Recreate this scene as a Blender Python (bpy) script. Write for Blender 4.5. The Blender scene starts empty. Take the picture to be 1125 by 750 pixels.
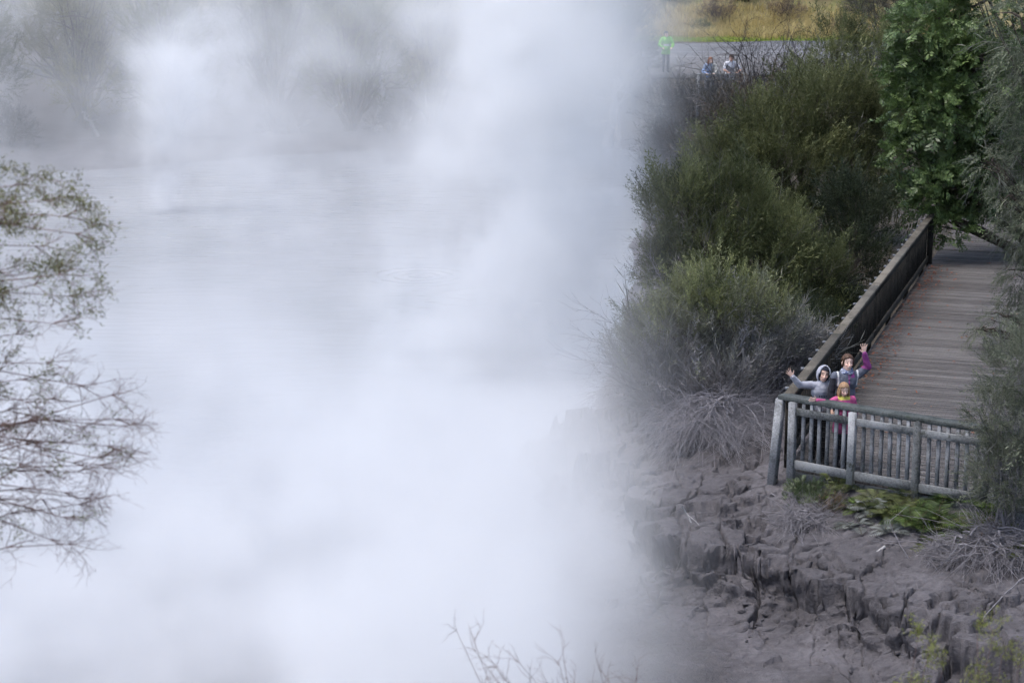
import bpy, math, random
import numpy as np
from mathutils import Vector, Matrix

random.seed(7)
RNG = np.random.default_rng(11)
scene = bpy.context.scene
COL = scene.collection
PI = math.pi

# ------------------------------------------------------------------ camera numbers
LENS, SENSOR = 70.0, 36.0
F = LENS / SENSOR * 1125
PITCH = math.radians(12.25)
CAMH = 8.0

def P(px, py, z):
    """world point on the level z seen at a point of the photograph (used while laying the place out)"""
    u = (px - 562.5) / F; v = (375 - py) / F
    dy = math.cos(PITCH) + v * math.sin(PITCH); dz = -math.sin(PITCH) + v * math.cos(PITCH)
    t = (z - CAMH) / dz
    return Vector((u * t, dy * t, z))

def PY(px, py, y):
    u = (px - 562.5) / F; v = (375 - py) / F
    dy = math.cos(PITCH) + v * math.sin(PITCH); dz = -math.sin(PITCH) + v * math.cos(PITCH)
    t = y / dy
    return Vector((u * t, y, CAMH + dz * t))

# ------------------------------------------------------------------ helpers
def link(o, parent=None):
    COL.objects.link(o)
    if parent is not None:
        o.parent = parent
    return o

def tag(o, label=None, cat=None, group=None, kind=None):
    if label: o['label'] = label
    if cat: o['category'] = cat
    if group: o['group'] = group
    if kind: o['kind'] = kind
    return o

def empty(name, loc=(0, 0, 0), rz=0.0):
    o = bpy.data.objects.new(name, None)
    o.location = loc; o.rotation_euler = (0, 0, rz); o.empty_display_size = 0.2
    return link(o)

def np_mesh(name, V, F4=None, F3=None, mat=None, parent=None, smooth=False, tint=None):
    me = bpy.data.meshes.new(name)
    V = np.asarray(V, dtype=np.float32)
    nv = len(V)
    q = 0 if F4 is None else len(F4); t = 0 if F3 is None else len(F3)
    idx = []
    if q: idx.append(np.asarray(F4, dtype=np.int32).ravel())
    if t: idx.append(np.asarray(F3, dtype=np.int32).ravel())
    idx = np.concatenate(idx)
    starts = np.concatenate([np.arange(q, dtype=np.int32) * 4, q * 4 + np.arange(t, dtype=np.int32) * 3]).astype(np.int32)
    me.vertices.add(nv); me.vertices.foreach_set('co', V.ravel())
    me.loops.add(len(idx)); me.loops.foreach_set('vertex_index', idx)
    me.polygons.add(q + t); me.polygons.foreach_set('loop_start', starts)
    if smooth:
        me.polygons.foreach_set('use_smooth', np.ones(q + t, dtype=bool))
    me.update(calc_edges=True)
    if tint is not None:
        a = me.color_attributes.new('tint', 'FLOAT_COLOR', 'POINT')
        c = np.ones((nv, 4), dtype=np.float32); c[:, :3] = tint
        a.data.foreach_set('color', c.ravel())
    if mat is not None: me.materials.append(mat)
    o = bpy.data.objects.new(name, me)
    return link(o, parent)

class MB:
    """collects boxes, bars and tubes for one mesh"""
    def __init__(s): s.V = []; s.Q = []; s.T = []; s.n = 0
    def add(s, V, Q=(), T=()):
        V = np.asarray(V, float)
        if len(Q): s.Q.append(np.asarray(Q, int) + s.n)
        if len(T): s.T.append(np.asarray(T, int) + s.n)
        s.V.append(V); s.n += len(V)
    def bar(s, a, b, w, h, up=(0, 0, 1), ch=0.0035):
        """box from a to b, w wide, h high, small chamfers on its long edges"""
        a = Vector(a); b = Vector(b); d = (b - a).normalized(); up = Vector(up)
        sd = d.cross(up)
        if sd.length < 1e-4: sd = d.cross(Vector((0, 1, 0)))
        sd.normalize(); u = sd.cross(d).normalized()
        c = min(ch, w * .3, h * .3)
        pr = [(-w/2+c, -h/2), (w/2-c, -h/2), (w/2, -h/2+c), (w/2, h/2-c), (w/2-c, h/2), (-w/2+c, h/2), (-w/2, h/2-c), (-w/2, -h/2+c)]
        V = [p + sd * x + u * y for p in (a, b) for x, y in pr]
        Q = [(i, (i+1) % 8, 8 + (i+1) % 8, 8 + i) for i in range(8)]
        T = [(0, i+1, i) for i in range(1, 7)] + [(8, 8+i, 8+i+1) for i in range(1, 7)]
        s.add([tuple(v) for v in V], Q, T)
    def tube(s, pts, rad, n=5):
        V, Q = tube_np(pts, rad, n)
        s.add(V, Q)
    def build(s, name, mat, parent=None, smooth=False, tint=None):
        V = np.concatenate(s.V)
        Q = np.concatenate(s.Q) if s.Q else None
        T = np.concatenate(s.T) if s.T else None
        return np_mesh(name, V, Q, T, mat, parent, smooth, tint)

def tube_np(pts, rad, n=5):
    pts = np.asarray(pts, float); m = len(pts)
    rad = np.asarray(rad, float)
    if rad.ndim == 0: rad = np.full(m, float(rad))
    t = np.gradient(pts, axis=0); t /= np.linalg.norm(t, axis=1, keepdims=True) + 1e-9
    ref = np.array([0.31, 0.17, 0.94]);
    if abs(t[0] @ ref) > .95: ref = np.array([1., 0.1, 0])
    a = np.cross(t, ref); a /= np.linalg.norm(a, axis=1, keepdims=True) + 1e-9
    b = np.cross(t, a)
    ang = np.arange(n) / n * 2 * PI
    V = pts[:, None, :] + rad[:, None, None] * (np.cos(ang)[None, :, None] * a[:, None, :] + np.sin(ang)[None, :, None] * b[:, None, :])
    V = V.reshape(-1, 3)
    Q = [(i*n+j, i*n+(j+1) % n, (i+1)*n+(j+1) % n, (i+1)*n+j) for i in range(m-1) for j in range(n)]
    return V, np.array(Q, int)

# ------------------------------------------------------------------ numpy noise
def _hash(ix, iy, s):
    h = (ix.astype(np.int64) * 374761393 + iy.astype(np.int64) * 668265263 + s * 2147483647) & 0xffffffff
    h = ((h ^ (h >> 13)) * 1274126177) & 0xffffffff
    h = h ^ (h >> 16)
    return (h & 0xffff) / 65535.0

def vnoise(x, y, s=0):
    ix = np.floor(x); iy = np.floor(y); fx = x - ix; fy = y - iy
    fx = fx*fx*fx*(fx*(fx*6-15)+10); fy = fy*fy*fy*(fy*(fy*6-15)+10)
    a = _hash(ix, iy, s); b = _hash(ix+1, iy, s); c = _hash(ix, iy+1, s); d = _hash(ix+1, iy+1, s)
    return (a*(1-fx)+b*fx)*(1-fy)+(c*(1-fx)+d*fx)*fy

def fbm(x, y, o=4, s=0, g=.5):
    v = 0; a = 1; t = 0
    for i in range(o):
        v = v + a * vnoise(x*2**i + 13.7*i, y*2**i - 7.3*i, s+i); t += a; a *= g
    return v / t - .5

def voro(x, y, s=0):
    ix = np.floor(x); iy = np.floor(y)
    f1 = np.full(x.shape, 9.); f2 = np.full(x.shape, 9.); cid = np.zeros(x.shape)
    for dx in (-1, 0, 1):
        for dy in (-1, 0, 1):
            jx = ix+dx; jy = iy+dy
            px = jx + .1 + .8*_hash(jx, jy, s+1); py = jy + .1 + .8*_hash(jx, jy, s+2)
            d = np.hypot(px-x, py-y); k = _hash(jx, jy, s+3)
            nf = d < f1
            f2 = np.where(nf, f1, np.minimum(f2, d)); cid = np.where(nf, k, cid); f1 = np.where(nf, d, f1)
    return f1, f2, cid

def sstep(a, b, x):
    t = np.clip((x-a)/(b-a), 0, 1)
    return t*t*(3-2*t)

def seg_dist(x, y, pts):
    """distance to a polyline, with the sign of the side (positive on the left of its run)"""
    best = np.full(x.shape, 1e9); sg = np.zeros(x.shape)
    for (ax, ay), (bx, by) in zip(pts[:-1], pts[1:]):
        ex, ey = bx-ax, by-ay
        t = np.clip(((x-ax)*ex+(y-ay)*ey)/(ex*ex+ey*ey), 0, 1)
        d = np.hypot(x-ax-t*ex, y-ay-t*ey)
        cr = ex*(y-ay)-ey*(x-ax)
        up = d < best - 1e-6
        best = np.where(up, d, best); sg = np.where(up, np.where(cr >= 0, 1., -1.), sg)
    return best, sg

def in_poly(x, y, pts):
    c = np.zeros(x.shape, bool)
    n = len(pts)
    for i in range(n):
        ax, ay = pts[i]; bx, by = pts[(i+1) % n]
        cond = ((ay > y) != (by > y)) & (x < (bx-ax)*(y-ay)/(by-ay+1e-12)+ax)
        c ^= cond
    return c

# ------------------------------------------------------------------ terrain
WATER = -1.5
POOL = [(-90, 66), (-40, 70), (-18.9, 73), (-15.7, 73.8), (-11, 77), (-6, 80), (-2.3, 81.6), (1.4, 82.3), (3.3, 81.6), (4.8, 79.5), (5.6, 73),
        (4.7, 66), (3.8, 60), (2.9, 48.5), (2.1, 41.5), (1.45, 36), (1.15, 32.9), (1.2, 31), (1.7, 28.5), (2.2, 26), (2.9, 24.6), (3.6, 23.2), (4.4, 21.5), (3.0, 20), (-10, 19), (-40, 18), (-90, 18)]
SCARP = [(0.9, 34.5), (1.3, 32.4), (1.54, 30.7), (2.1, 29.9), (2.15, 28.2), (2.35, 27.0), (2.6, 26.5), (3.05, 26.37), (3.48, 26.1), (3.85, 25.67),
         (4.08, 25.2), (4.68, 24.5), (5.14, 23.9), (5.64, 23.5), (6.3, 23.1), (8.0, 22.2), (11., 21.)]

def H(x, y, fine=True):
    x = np.asarray(x, float); y = np.asarray(y, float)
    d, _ = seg_dist(x, y, POOL + POOL[:1])
    d = np.where(in_poly(x, y, POOL), -d, d)
    wob = fbm(x*.35, y*.35, 4, 5)
    dw = d + 1.0 * wob
    # land rising out of the pool
    right = sstep(-1, 3, x)
    top = np.where(y > 55, -1.0 + 2.1*sstep(58, 72, y), -0.42)
    top = top * right + (1 - right) * np.where(y > 50, 0.9, -.4)
    run = 2.2 * right + (1-right) * 7.5
    run = np.where((y > 68), 7.0, run)
    land = WATER + (top - WATER) * np.where(run > 5, .22*sstep(0, 2.5, dw) + .78*sstep(5.0, run+7, dw), sstep(-.1, run, dw))
    z = np.where(dw > 0, land, WATER + np.maximum(dw*.35, -1.2))
    z = z + .10 * fbm(x*1.3, y*1.3, 4, 9) * sstep(-1, 1.5, d) + .35*fbm(x*.22, y*.22, 3, 15)*sstep(1, 5, d)*sstep(34, 44, y)
    # near bank with its broken edge
    w = sstep(-.6, .2, x) * (1 - sstep(33.5, 36.5, y)) * sstep(17, 20, y)
    if fine and np.any(w > 0):
        sd, sg = seg_dist(x + .75*fbm(x*1.3, y*1.3, 5, 21, .62), y + .75*fbm(x*1.3+40, y*1.3, 5, 22, .62), SCARP)
        sd = sd * sg
        wx_ = x + .10*fbm(x*4, y*4, 3, 31); wy_ = y + .10*fbm(x*4, y*4+9, 3, 32)
        f1, f2, cid = voro(wx_*2.6, wy_*2.6, 3)
        g1, g2, gid = voro(wx_*.95, wy_*.95, 13)
        edge = (cid - .5) * .26 + (gid - .5) * .85          # whole blocks have broken away
        e = sd + edge
        k1, k2, kid = voro(x*5.5, y*5.5, 43)
        m1, m2, mid = voro(wx_*1.5+3, wy_*1.5, 47)
        lx = .5 + fbm(x*.5, y*.5, 2, 61)*1.2
        hs = np.clip(.30 + .46*lx + .34*(gid-.5), .12, .70)
        ztop = -.66 + .21*np.clip(sd, -0.5, 2.7) + .14*fbm(x*1.7, y*1.7, 5, 51) + .035*fbm(x*7, y*7, 4, 52)
        near_e = np.exp(-np.maximum(sd, 0)/.9)
        # slabs tilt and settle towards the edge
        ztop += near_e*((mid-.5)*.24 + (gid-.5)*.16 + .10*(_hash(mid*999, mid*77, 4)-.5)*((m1-.3)*2))
        crust = np.maximum(0, fbm(x*2.3, y*2.3, 4, 57)-.06)
        ztop += .28*crust*sstep(.1, .5, sd)
        ztop -= .13*sstep(.08, .115, fbm(x*1.7+5, y*2.4, 5, 59, .6))*sstep(.0, .4, sd)*(1-sstep(1.7, 2.4, sd))
        ck = (1 - sstep(.0, .045, g2-g1)) * np.exp(-np.maximum(sd, 0)/1.5) * .22 * (gid > .2)
        ck = np.maximum(ck, (1 - sstep(.0, .05, m2-m1)) * np.exp(-np.maximum(sd, 0)/.7) * .15)
        ztop -= ck
        tal = np.maximum(-e, 0)
        # the face comes down in rough steps
        wv = .05*fbm(x*3, y*3, 3, 65)
        tl = tal + wv
        face = .80*sstep(-.02, .10, tl) + .12*sstep(.14+.1*(cid-.5), .20+.1*(cid-.5), tl) + .08*sstep(.25, .5, tl)
        slump = sstep(.0, .12, fbm(x*.8+11, y*.8, 3, 67))*.7      # here and there the face has slumped to a slope
        face = face*(1-slump) + slump*sstep(-.05, .6, tl)
        ztal = ztop - hs*face
        rub = (.15*(1 - f1*1.3)*(cid > .5) + .09*(1-k1*1.1)*(kid > .35)) * sstep(.12, .35, tal) * np.exp(-tal/.7)
        ztal = ztal + rub*.8 + .05*fbm(x*4.5, y*4.5, 5, 71)*sstep(0, .3, tal)*np.exp(-tal/1.4)
        floor = -1.455 + .03*fbm(x*2, y*2, 3, 81) + .018*fbm(x*9, y*9, 3, 82) - .035*sstep(2.2, 3.6, tal)
        floor += .009*np.sin(14*np.hypot(x-2.3, (y-23.9)*.8) + 5*fbm(x*1.5, y*1.5, 3, 83))*sstep(.6, 1.6, tal)
        tt = sstep(.15, 1.7, tal)
        low = ztal*(1-tt) + floor*tt
        zn = np.maximum(low, floor)
        zn = np.where(e > 0, ztop, zn)
        # towards the open pool it dips below the water
        zn = zn - .35*sstep(.9, -.3, x)*sstep(0, .6, tal)
        z = z*(1-w) + zn*w
    # hillock carrying the lookout
    hill = (18.6 - y) * .43 - 1.7 + .25*fbm(x*.6, y*.6, 3, 91)
    z = np.maximum(z, np.minimum(hill, 6.35))
    # slope behind the car park
    z = z + sstep(110, 118, y)*1.2 + np.maximum(y-113, 0)*.17*(1+.5*fbm(x*.04, y*.04, 3, 95)) + sstep(88, 120, y)*(1-sstep(-2, 6, x))*3
    # flat for the car park
    pk = sstep(5.2, 6.2, x)*sstep(84, 86.5, y)*(1-sstep(106, 110, y))
    z = z*(1-pk) + 1.06*pk
    return z

def hz(x, y):
    return float(H(np.array([x]), np.array([y]))[0])

# ------------------------------------------------------------------ materials
def newmat(name):
    m = bpy.data.materials.new(name); m.use_nodes = True
    nt = m.node_tree; b = nt.nodes['Principled BSDF']
    return m, nt, b

def N(nt, t, **kw):
    n = nt.nodes.new(t)
    for k, v in kw.items():
        if k.startswith('i_'): n.inputs[k[2:].replace('_', ' ')].default_value = v
        else: setattr(n, k, v)
    return n

def ramp(nt, src, stops):
    r = nt.nodes.new('ShaderNodeValToRGB')
    el = r.color_ramp.elements
    while len(el) < len(stops): el.new(.5)
    for e, (p, c) in zip(el, stops):
        e.position = p; e.color = (*c, 1)
    nt.links.new(src, r.inputs[0])
    return r.outputs[0]

def noise(nt, vec, scale, detail=4, rough=.55):
    n = nt.nodes.new('ShaderNodeTexNoise')
    n.inputs['Scale'].default_value = scale; n.inputs['Detail'].default_value = detail; n.inputs['Roughness'].default_value = rough
    if vec is not None: nt.links.new(vec, n.inputs['Vector'])
    return n.outputs['Fac']

def mixc(nt, f, a, b, mode='MIX'):
    m = nt.nodes.new('ShaderNodeMix'); m.data_type = 'RGBA'; m.blend_type = mode
    for s, v in ((m.inputs[0], f), (m.inputs[6], a), (m.inputs[7], b)):
        if isinstance(v, (int, float)): s.default_value = v
        elif isinstance(v, tuple): s.default_value = (*v, 1) if len(v) == 3 else v
        else: nt.links.new(v, s)
    return m.outputs[2]

def smath(nt, op, a, b=None, c=None):
    m = nt.nodes.new('ShaderNodeMath'); m.operation = op
    for i, v in enumerate((a, b, c)):
        if v is None: continue
        if isinstance(v, (int, float)): m.inputs[i].default_value = v
        else: nt.links.new(v, m.inputs[i])
    return m.outputs[0]

def mrange(nt, v, a, b, c=0., d=1., kind='SMOOTHSTEP'):
    m = nt.nodes.new('ShaderNodeMapRange'); m.interpolation_type = kind
    nt.links.new(v, m.inputs[0])
    for i, q in enumerate((a, b, c, d)): m.inputs[i+1].default_value = q
    return m.outputs[0]

def bump(nt, b, h, strength=.4, dist=.02):
    n = nt.nodes.new('ShaderNodeBump'); n.inputs['Strength'].default_value = strength; n.inputs['Distance'].default_value = dist
    nt.links.new(h, n.inputs['Height']); nt.links.new(n.outputs[0], b.inputs['Normal'])

def geo_pos(nt):
    return nt.nodes.new('ShaderNodeNewGeometry').outputs['Position']

def plain(name, col, rough=.7, var=.25, scale=14, bmp=0):
    m, nt, b = newmat(name)
    tc = nt.nodes.new('ShaderNodeTexCoord').outputs['Object']
    n = noise(nt, tc, scale, 4)
    lo = tuple(c*(1-var) for c in col); hi = tuple(min(1, c*(1+var)) for c in col)
    nt.links.new(ramp(nt, n, [(.3, lo), (.7, hi)]), b.inputs['Base Color'])
    b.inputs['Roughness'].default_value = rough
    b.inputs['Specular IOR Level'].default_value = .3
    if bmp: bump(nt, b, noise(nt, tc, scale*3, 4), bmp, .01)
    return m

def wood(name, dark, light, grain=(3, 30), lichen=None, rough=.85):
    m, nt, b = newmat(name)
    tc = nt.nodes.new('ShaderNodeTexCoord').outputs['Object']
    oi = nt.nodes.new('ShaderNodeObjectInfo').outputs['Random']
    a = noise(nt, tc, grain[0], 5, .65); c = noise(nt, tc, grain[1], 4, .6)
    s = smath(nt, 'ADD', smath(nt, 'MULTIPLY', a, .6), smath(nt, 'MULTIPLY', c, .4))
    s = smath(nt, 'ADD', s, smath(nt, 'MULTIPLY', smath(nt, 'SUBTRACT', oi, .5), .16))
    colr = ramp(nt, s, [(.36, dark), (.62, light)])
    if lichen:
        l = noise(nt, tc, 6, 6, .7)
        colr = mixc(nt, mrange(nt, l, .56, .68), colr, lichen)
    nt.links.new(colr, b.inputs['Base Color'])
    b.inputs['Roughness'].default_value = rough
    b.inputs['Specular IOR Level'].default_value = .25
    bump(nt, b, c, .35, .006)
    return m

def leafmat(name, trans=.25, rough=.55, spec=.3):
    m, nt, b = newmat(name)
    at = nt.nodes.new('ShaderNodeAttribute'); at.attribute_name = 'tint'
    oi = nt.nodes.new('ShaderNodeObjectInfo').outputs['Random']
    hs = nt.nodes.new('ShaderNodeHueSaturation')
    nt.links.new(at.outputs['Color'], hs.inputs['Color'])
    nt.links.new(smath(nt, 'ADD', 1.06, smath(nt, 'MULTIPLY', oi, .24)), hs.inputs['Value'])
    c = hs.outputs[0]
    nt.links.new(c, b.inputs['Base Color'])
    b.inputs['Roughness'].default_value = rough; b.inputs['Specular IOR Level'].default_value = spec
    tr = nt.nodes.new('ShaderNodeBsdfTranslucent'); nt.links.new(c, tr.inputs[0])
    mx = nt.nodes.new('ShaderNodeMixShader'); mx.inputs[0].default_value = trans
    nt.links.new(b.outputs[0], mx.inputs[1]); nt.links.new(tr.outputs[0], mx.inputs[2])
    nt.links.new(mx.outputs[0], nt.nodes['Material Output'].inputs['Surface'])
    return m

def ground_mat():
    m, nt, b = newmat('mud_and_soil')
    p = geo_pos(nt)
    sx = nt.nodes.new('ShaderNodeSeparateXYZ'); nt.links.new(p, sx.inputs[0])
    X, Y, Z = sx.outputs
    n1 = noise(nt, p, .9, 6, .6); n2 = noise(nt, p, 9, 5, .65); n3 = noise(nt, p, 45, 3, .6)
    s = smath(nt, 'ADD', smath(nt, 'MULTIPLY', n1, .55), smath(nt, 'MULTIPLY', n2, .45))
    mud = ramp(nt, s, [(.34, (.055, .051, .055)), (.5, (.091, .085, .092)), (.66, (.140, .131, .141))])
    # damp mud down by the pool is darker and browner
    wet = mrange(nt, smath(nt, 'ADD', Z, smath(nt, 'MULTIPLY', smath(nt, 'SUBTRACT', n1, .5), .25)), -1.40, -1.50)
    near = mrange(nt, Y, 36, 30)
    wet = smath(nt, 'MULTIPLY', wet, near)
    mud = mixc(nt, wet, mud, ramp(nt, s, [(.35, (.046, .041, .042)), (.65, (.080, .072, .074))]))
    # litter and soil under the shrubs
    soil = ramp(nt, n2, [(.35, (.035, .030, .024)), (.65, (.085, .072, .058))])
    fx = smath(nt, 'ADD', X, smath(nt, 'MULTIPLY', smath(nt, 'SUBTRACT', n1, .5), 2.2))
    behind = smath(nt, 'MULTIPLY', mrange(nt, fx, 3.6, 5.2), mrange(nt, Y, 30.5, 33))
    behind = smath(nt, 'MULTIPLY', behind, mrange(nt, Z, -1.2, -.8))
    colr = mixc(nt, behind, mud, soil)
    # grassy, scrubby hillside
    hillc = ramp(nt, n1, [(.3, (.09, .10, .035)), (.5, (.22, .18, .09)), (.7, (.15, .16, .05))])
    hy = mrange(nt, Y, 106, 109)
    hill = mixc(nt, hy, colr, hillc)
    nearhill = smath(nt, 'MULTIPLY', mrange(nt, Y, 19, 16), mrange(nt, Z, -1.3, -.6))
    hill = mixc(nt, nearhill, hill, ramp(nt, n2, [(.3, (.04, .045, .02)), (.7, (.10, .085, .05))]))
    nt.links.new(hill, b.inputs['Base Color'])
    nt.links.new(smath(nt, 'SUBTRACT', .9, smath(nt, 'MULTIPLY', wet, .42)), b.inputs['Roughness'])
    b.inputs['Specular IOR Level'].default_value = .35
    n4 = noise(nt, p, 22, 4, .65)
    h = smath(nt, 'ADD', smath(nt, 'ADD', n2, smath(nt, 'MULTIPLY', n4, .6)), smath(nt, 'MULTIPLY', n3, .35))
    bump(nt, b, h, .8, .05)
    return m

def water_mat():
    m, nt, b = newmat('milky_water')
    p = geo_pos(nt)
    mp = nt.nodes.new('ShaderNodeMapping'); mp.inputs['Scale'].default_value = (.55, 1.6, 1); mp.inputs['Rotation'].default_value = (0, 0, .18)
    nt.links.new(p, mp.inputs[0])
    n1 = noise(nt, p, .12, 4); n2 = noise(nt, mp.outputs[0], 2.2, 4, .5); n3 = noise(nt, mp.outputs[0], .55, 3)
    nt.links.new(ramp(nt, n1, [(.35, (.22, .23, .25)), (.65, (.30, .31, .335))]), b.inputs['Base Color'])
    b.inputs['Roughness'].default_value = .06; b.inputs['IOR'].default_value = 1.33
    h = smath(nt, 'ADD', smath(nt, 'MULTIPLY', n2, .5), n3)
    for cx, cy, k, amp, ext in RINGS:
        vs = nt.nodes.new('ShaderNodeVectorMath'); vs.operation = 'DISTANCE'
        nt.links.new(p, vs.inputs[0]); vs.inputs[1].default_value = (cx, cy, WATER)
        r = smath(nt, 'ADD', vs.outputs['Value'], smath(nt, 'MULTIPLY', n3, .35))
        w = smath(nt, 'MULTIPLY', smath(nt, 'SINE', smath(nt, 'MULTIPLY', r, k)), mrange(nt, r, 0., ext, amp, 0.))
        h = smath(nt, 'ADD', h, w)
    bump(nt, b, h, .55, .05)
    return m

def steam_mat():
    m = bpy.data.materials.new('steam'); m.use_nodes = True
    nt = m.node_tree; nt.nodes.clear()
    out = nt.nodes.new('ShaderNodeOutputMaterial')
    v = nt.nodes.new('ShaderNodeVolumePrincipled')
    v.inputs['Color'].default_value = (.99, .994, 1, 1)
    v.inputs['Density'].default_value = 1.0
    v.inputs['Anisotropy'].default_value = 0.0
    nt.links.new(v.outputs[0], out.inputs['Volume'])
    m.cycles.volume_step_rate = STEP_RATE if hasattr(m.cycles, 'volume_step_rate') else 1
    return m
STEP_RATE = 1.0

RINGS = []
for px, py, k, amp, ext in ((462, 303, 15, 1.5, 2.0), (60, 310, 8, .35, 4.5), (515, 325, 9, .45, 3.0)):
    q = P(px, py, WATER); RINGS.append((q.x, q.y, k, amp, ext))

M = dict(
    ground=ground_mat(), water=water_mat(),
    rail=wood('weathered_rail', (.050, .055, .056), (.235, .245, .255), (3, 34), (.055, .06, .05)),
    mossrail=wood('mossy_handrail', (.035, .042, .040), (.135, .148, .15), (3, 30), (.05, .06, .05)),
    post=wood('pale_post', (.11, .115, .12), (.36, .37, .385), (3, 34), (.11, .115, .10)),
    bal=wood('weathered_baluster', (.070, .074, .080), (.27, .28, .30), (4, 36), (.06, .065, .06)),
    handrail=wood('brown_handrail', (.075, .067, .056), (.185, .168, .14), (2.5, 26), (.075, .07, .055)),
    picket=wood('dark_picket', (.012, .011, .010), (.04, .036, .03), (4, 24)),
    endgrain=plain('pale_end_grain', (.17, .18, .20), .8, .3, 30),
    wire=plain('old_wire', (.05, .048, .046), .6, .2, 30),
    deck=wood('deck_boards', (.085, .072, .066), (.19, .165, .15), (2, 22), (.06, .052, .045)),
    bark=plain('bark', (.075, .062, .05), .9, .45, 20, .5),
    greybark=plain('grey_mud_caked_bark', (.21, .20, .215), .95, .3, 24, .4),
    twig=plain('brown_twig', (.185, .115, .10), .85, .3, 20),
    darktwig=plain('dark_twig', (.04, .034, .036), .9, .3, 20),
    ashtwig=plain('ash_grey_twig', (.26, .25, .27), .95, .3, 24),
    driftwood=plain('bleached_wood', (.36, .35, .35), .9, .25, 16, .4),
    leaf=leafmat('fine_leaf'), broad=leafmat('broad_leaf', .22, .42, .45), grey=leafmat('mud_dusted_leaf', .1, .9, .1),
    fern=leafmat('fern_frond', .3, .6), grass=leafmat('grass_blade', .3, .7), litter=leafmat('fallen_leaf', .05, .9),
)

# ------------------------------------------------------------------ ground, water, car park
def axis(spans):
    out = []
    for a, b, st in spans:
        n = max(1, int(round((b-a)/st))); out.append(a + (b-a)*np.arange(n)/n)
    out.append(np.array([spans[-1][1]]))
    return np.concatenate(out)

xs = axis([(-160, -60, 8), (-60, -22, 2), (-22, -2, .7), (-2, -.6, .1), (-.6, 1.2, .04), (1.2, 7.0, .019), (7.0, 8.2, .04), (8.2, 10, .15), (10, 22, .6), (22, 60, 3), (60, 160, 10)])
ys = axis([(-30, 0, 5), (0, 16, 1.2), (16, 22.6, .4), (22.6, 30.2, .019), (30.2, 31.5, .04), (31.5, 36, .12), (36, 60, .6), (60, 96, .6), (96, 120, 1.2), (120, 300, 6)])
GX, GY = np.meshgrid(xs, ys)
GZ = H(GX, GY)
ny, nx = GX.shape
ii = np.arange(nx*ny).reshape(ny, nx)
quads = np.stack([ii[:-1, :-1], ii[:-1, 1:], ii[1:, 1:], ii[1:, :-1]], -1).reshape(-1, 4)
# broken mud edges lean out a little, so that faces are undercut
lean = .16*sstep(-1.30, -.75, GZ)
ox = .07*fbm(GX*3, GY*3, 3, 101) - lean + .13*fbm(GX*4.2+GZ*5, GY*4.2-GZ*6.5, 4, 103)
oy = .07*fbm(GX*3+7, GY*3, 3, 102) - lean + .13*fbm(GX*4.2-GZ*6, GY*4.2+GZ*5+20, 4, 104)
nearw = sstep(0, .8, GX)*(1-sstep(7.2, 8, GX))*sstep(22.8, 23.4, GY)*(1-sstep(30.5, 31.3, GY))
g = np_mesh('ground', np.stack([GX+ox*nearw, GY+oy*nearw, GZ], -1).reshape(-1, 3), quads, None, M['ground'], None, True)
tag(g, 'grey cracked mud bank and ground around the steaming pool', kind='structure')

wx = axis([(-100, 12, 4)]); wy = axis([(10, 92, 4)])
WX, WY = np.meshgrid(wx, wy); wi = np.arange(WX.size).reshape(WX.shape)
wq = np.stack([wi[:-1, :-1], wi[:-1, 1:], wi[1:, 1:], wi[1:, :-1]], -1).reshape(-1, 4)
w = np_mesh('water', np.stack([WX, WY, np.full(WX.shape, WATER)], -1).reshape(-1, 3), wq, None, M['water'])
tag(w, 'pale milky water of the hot pool with ripple rings', kind='structure')

_HZ = GZ
def hz(x, y):
    """height of the finished ground sheet"""
    i = min(max(int(np.searchsorted(xs, x))-1, 0), nx-2); j = min(max(int(np.searchsorted(ys, y))-1, 0), ny-2)
    u = (x-xs[i])/(xs[i+1]-xs[i]); v = (y-ys[j])/(ys[j+1]-ys[j])
    return float((_HZ[j, i]*(1-u)+_HZ[j, i+1]*u)*(1-v)+(_HZ[j+1, i]*(1-u)+_HZ[j+1, i+1]*u)*v)

def carpark():
    m, nt, b = newmat('asphalt')
    p = geo_pos(nt); n = noise(nt, p, 3, 6, .7); n2 = noise(nt, p, .4, 3)
    s = smath(nt, 'ADD', smath(nt, 'MULTIPLY', n, .5), smath(nt, 'MULTIPLY', n2, .5))
    nt.links.new(ramp(nt, s, [(.35, (.105, .106, .112)), (.65, (.16, .16, .17))]), b.inputs['Base Color'])
    b.inputs['Roughness'].default_value = .8
    pts = [(6.0, 86), (30, 87.5), (30, 109), (16, 108.2), (8.3, 105), (6.2, 97)]
    V = [(x, y, 1.11) for x, y in pts] + [(x, y, .9) for x, y in pts]
    k = len(pts)
    F4 = [(i, k+i, k+(i+1) % k, (i+1) % k) for i in range(k)]
    T = [(0, i, i+1) for i in range(1, k-1)]
    o = np_mesh('car_park_pavement', V, F4, T, m)
    tag(o, 'grey asphalt car park beyond the shrubs', kind='structure')
    # worn painted bay lines
    pm = plain('worn_white_paint', (.27, .275, .285), .8, .5, 1.5)
    mb = MB()
    for i, (yy, x0, x1) in enumerate(((88.5, 7.2, 8.8), (95.6, 6.9, 12.5), (98.8, 7.2, 19), (101.6, 7.8, 16), (104.0, 8.2, 20))):
        n = 10
        xx = np.linspace(x0, x1, n); yyv = yy + .05*(xx-x0) + .12*np.sin(xx)
        V = np.concatenate([np.stack([xx, yyv-.09, np.full(n, 1.115)], -1), np.stack([xx, yyv+.09, np.full(n, 1.115)], -1)])
        mb.add(V, [(j, j+1, n+j+1, n+j) for j in range(n-1)])
    o = mb.build('road_marking_lines', pm)
    tag(o, 'pale worn painted lines across the car park', kind='structure')
carpark()

# ------------------------------------------------------------------ foliage
def unit(v): return v/(np.linalg.norm(v, axis=-1, keepdims=True)+1e-9)

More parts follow.
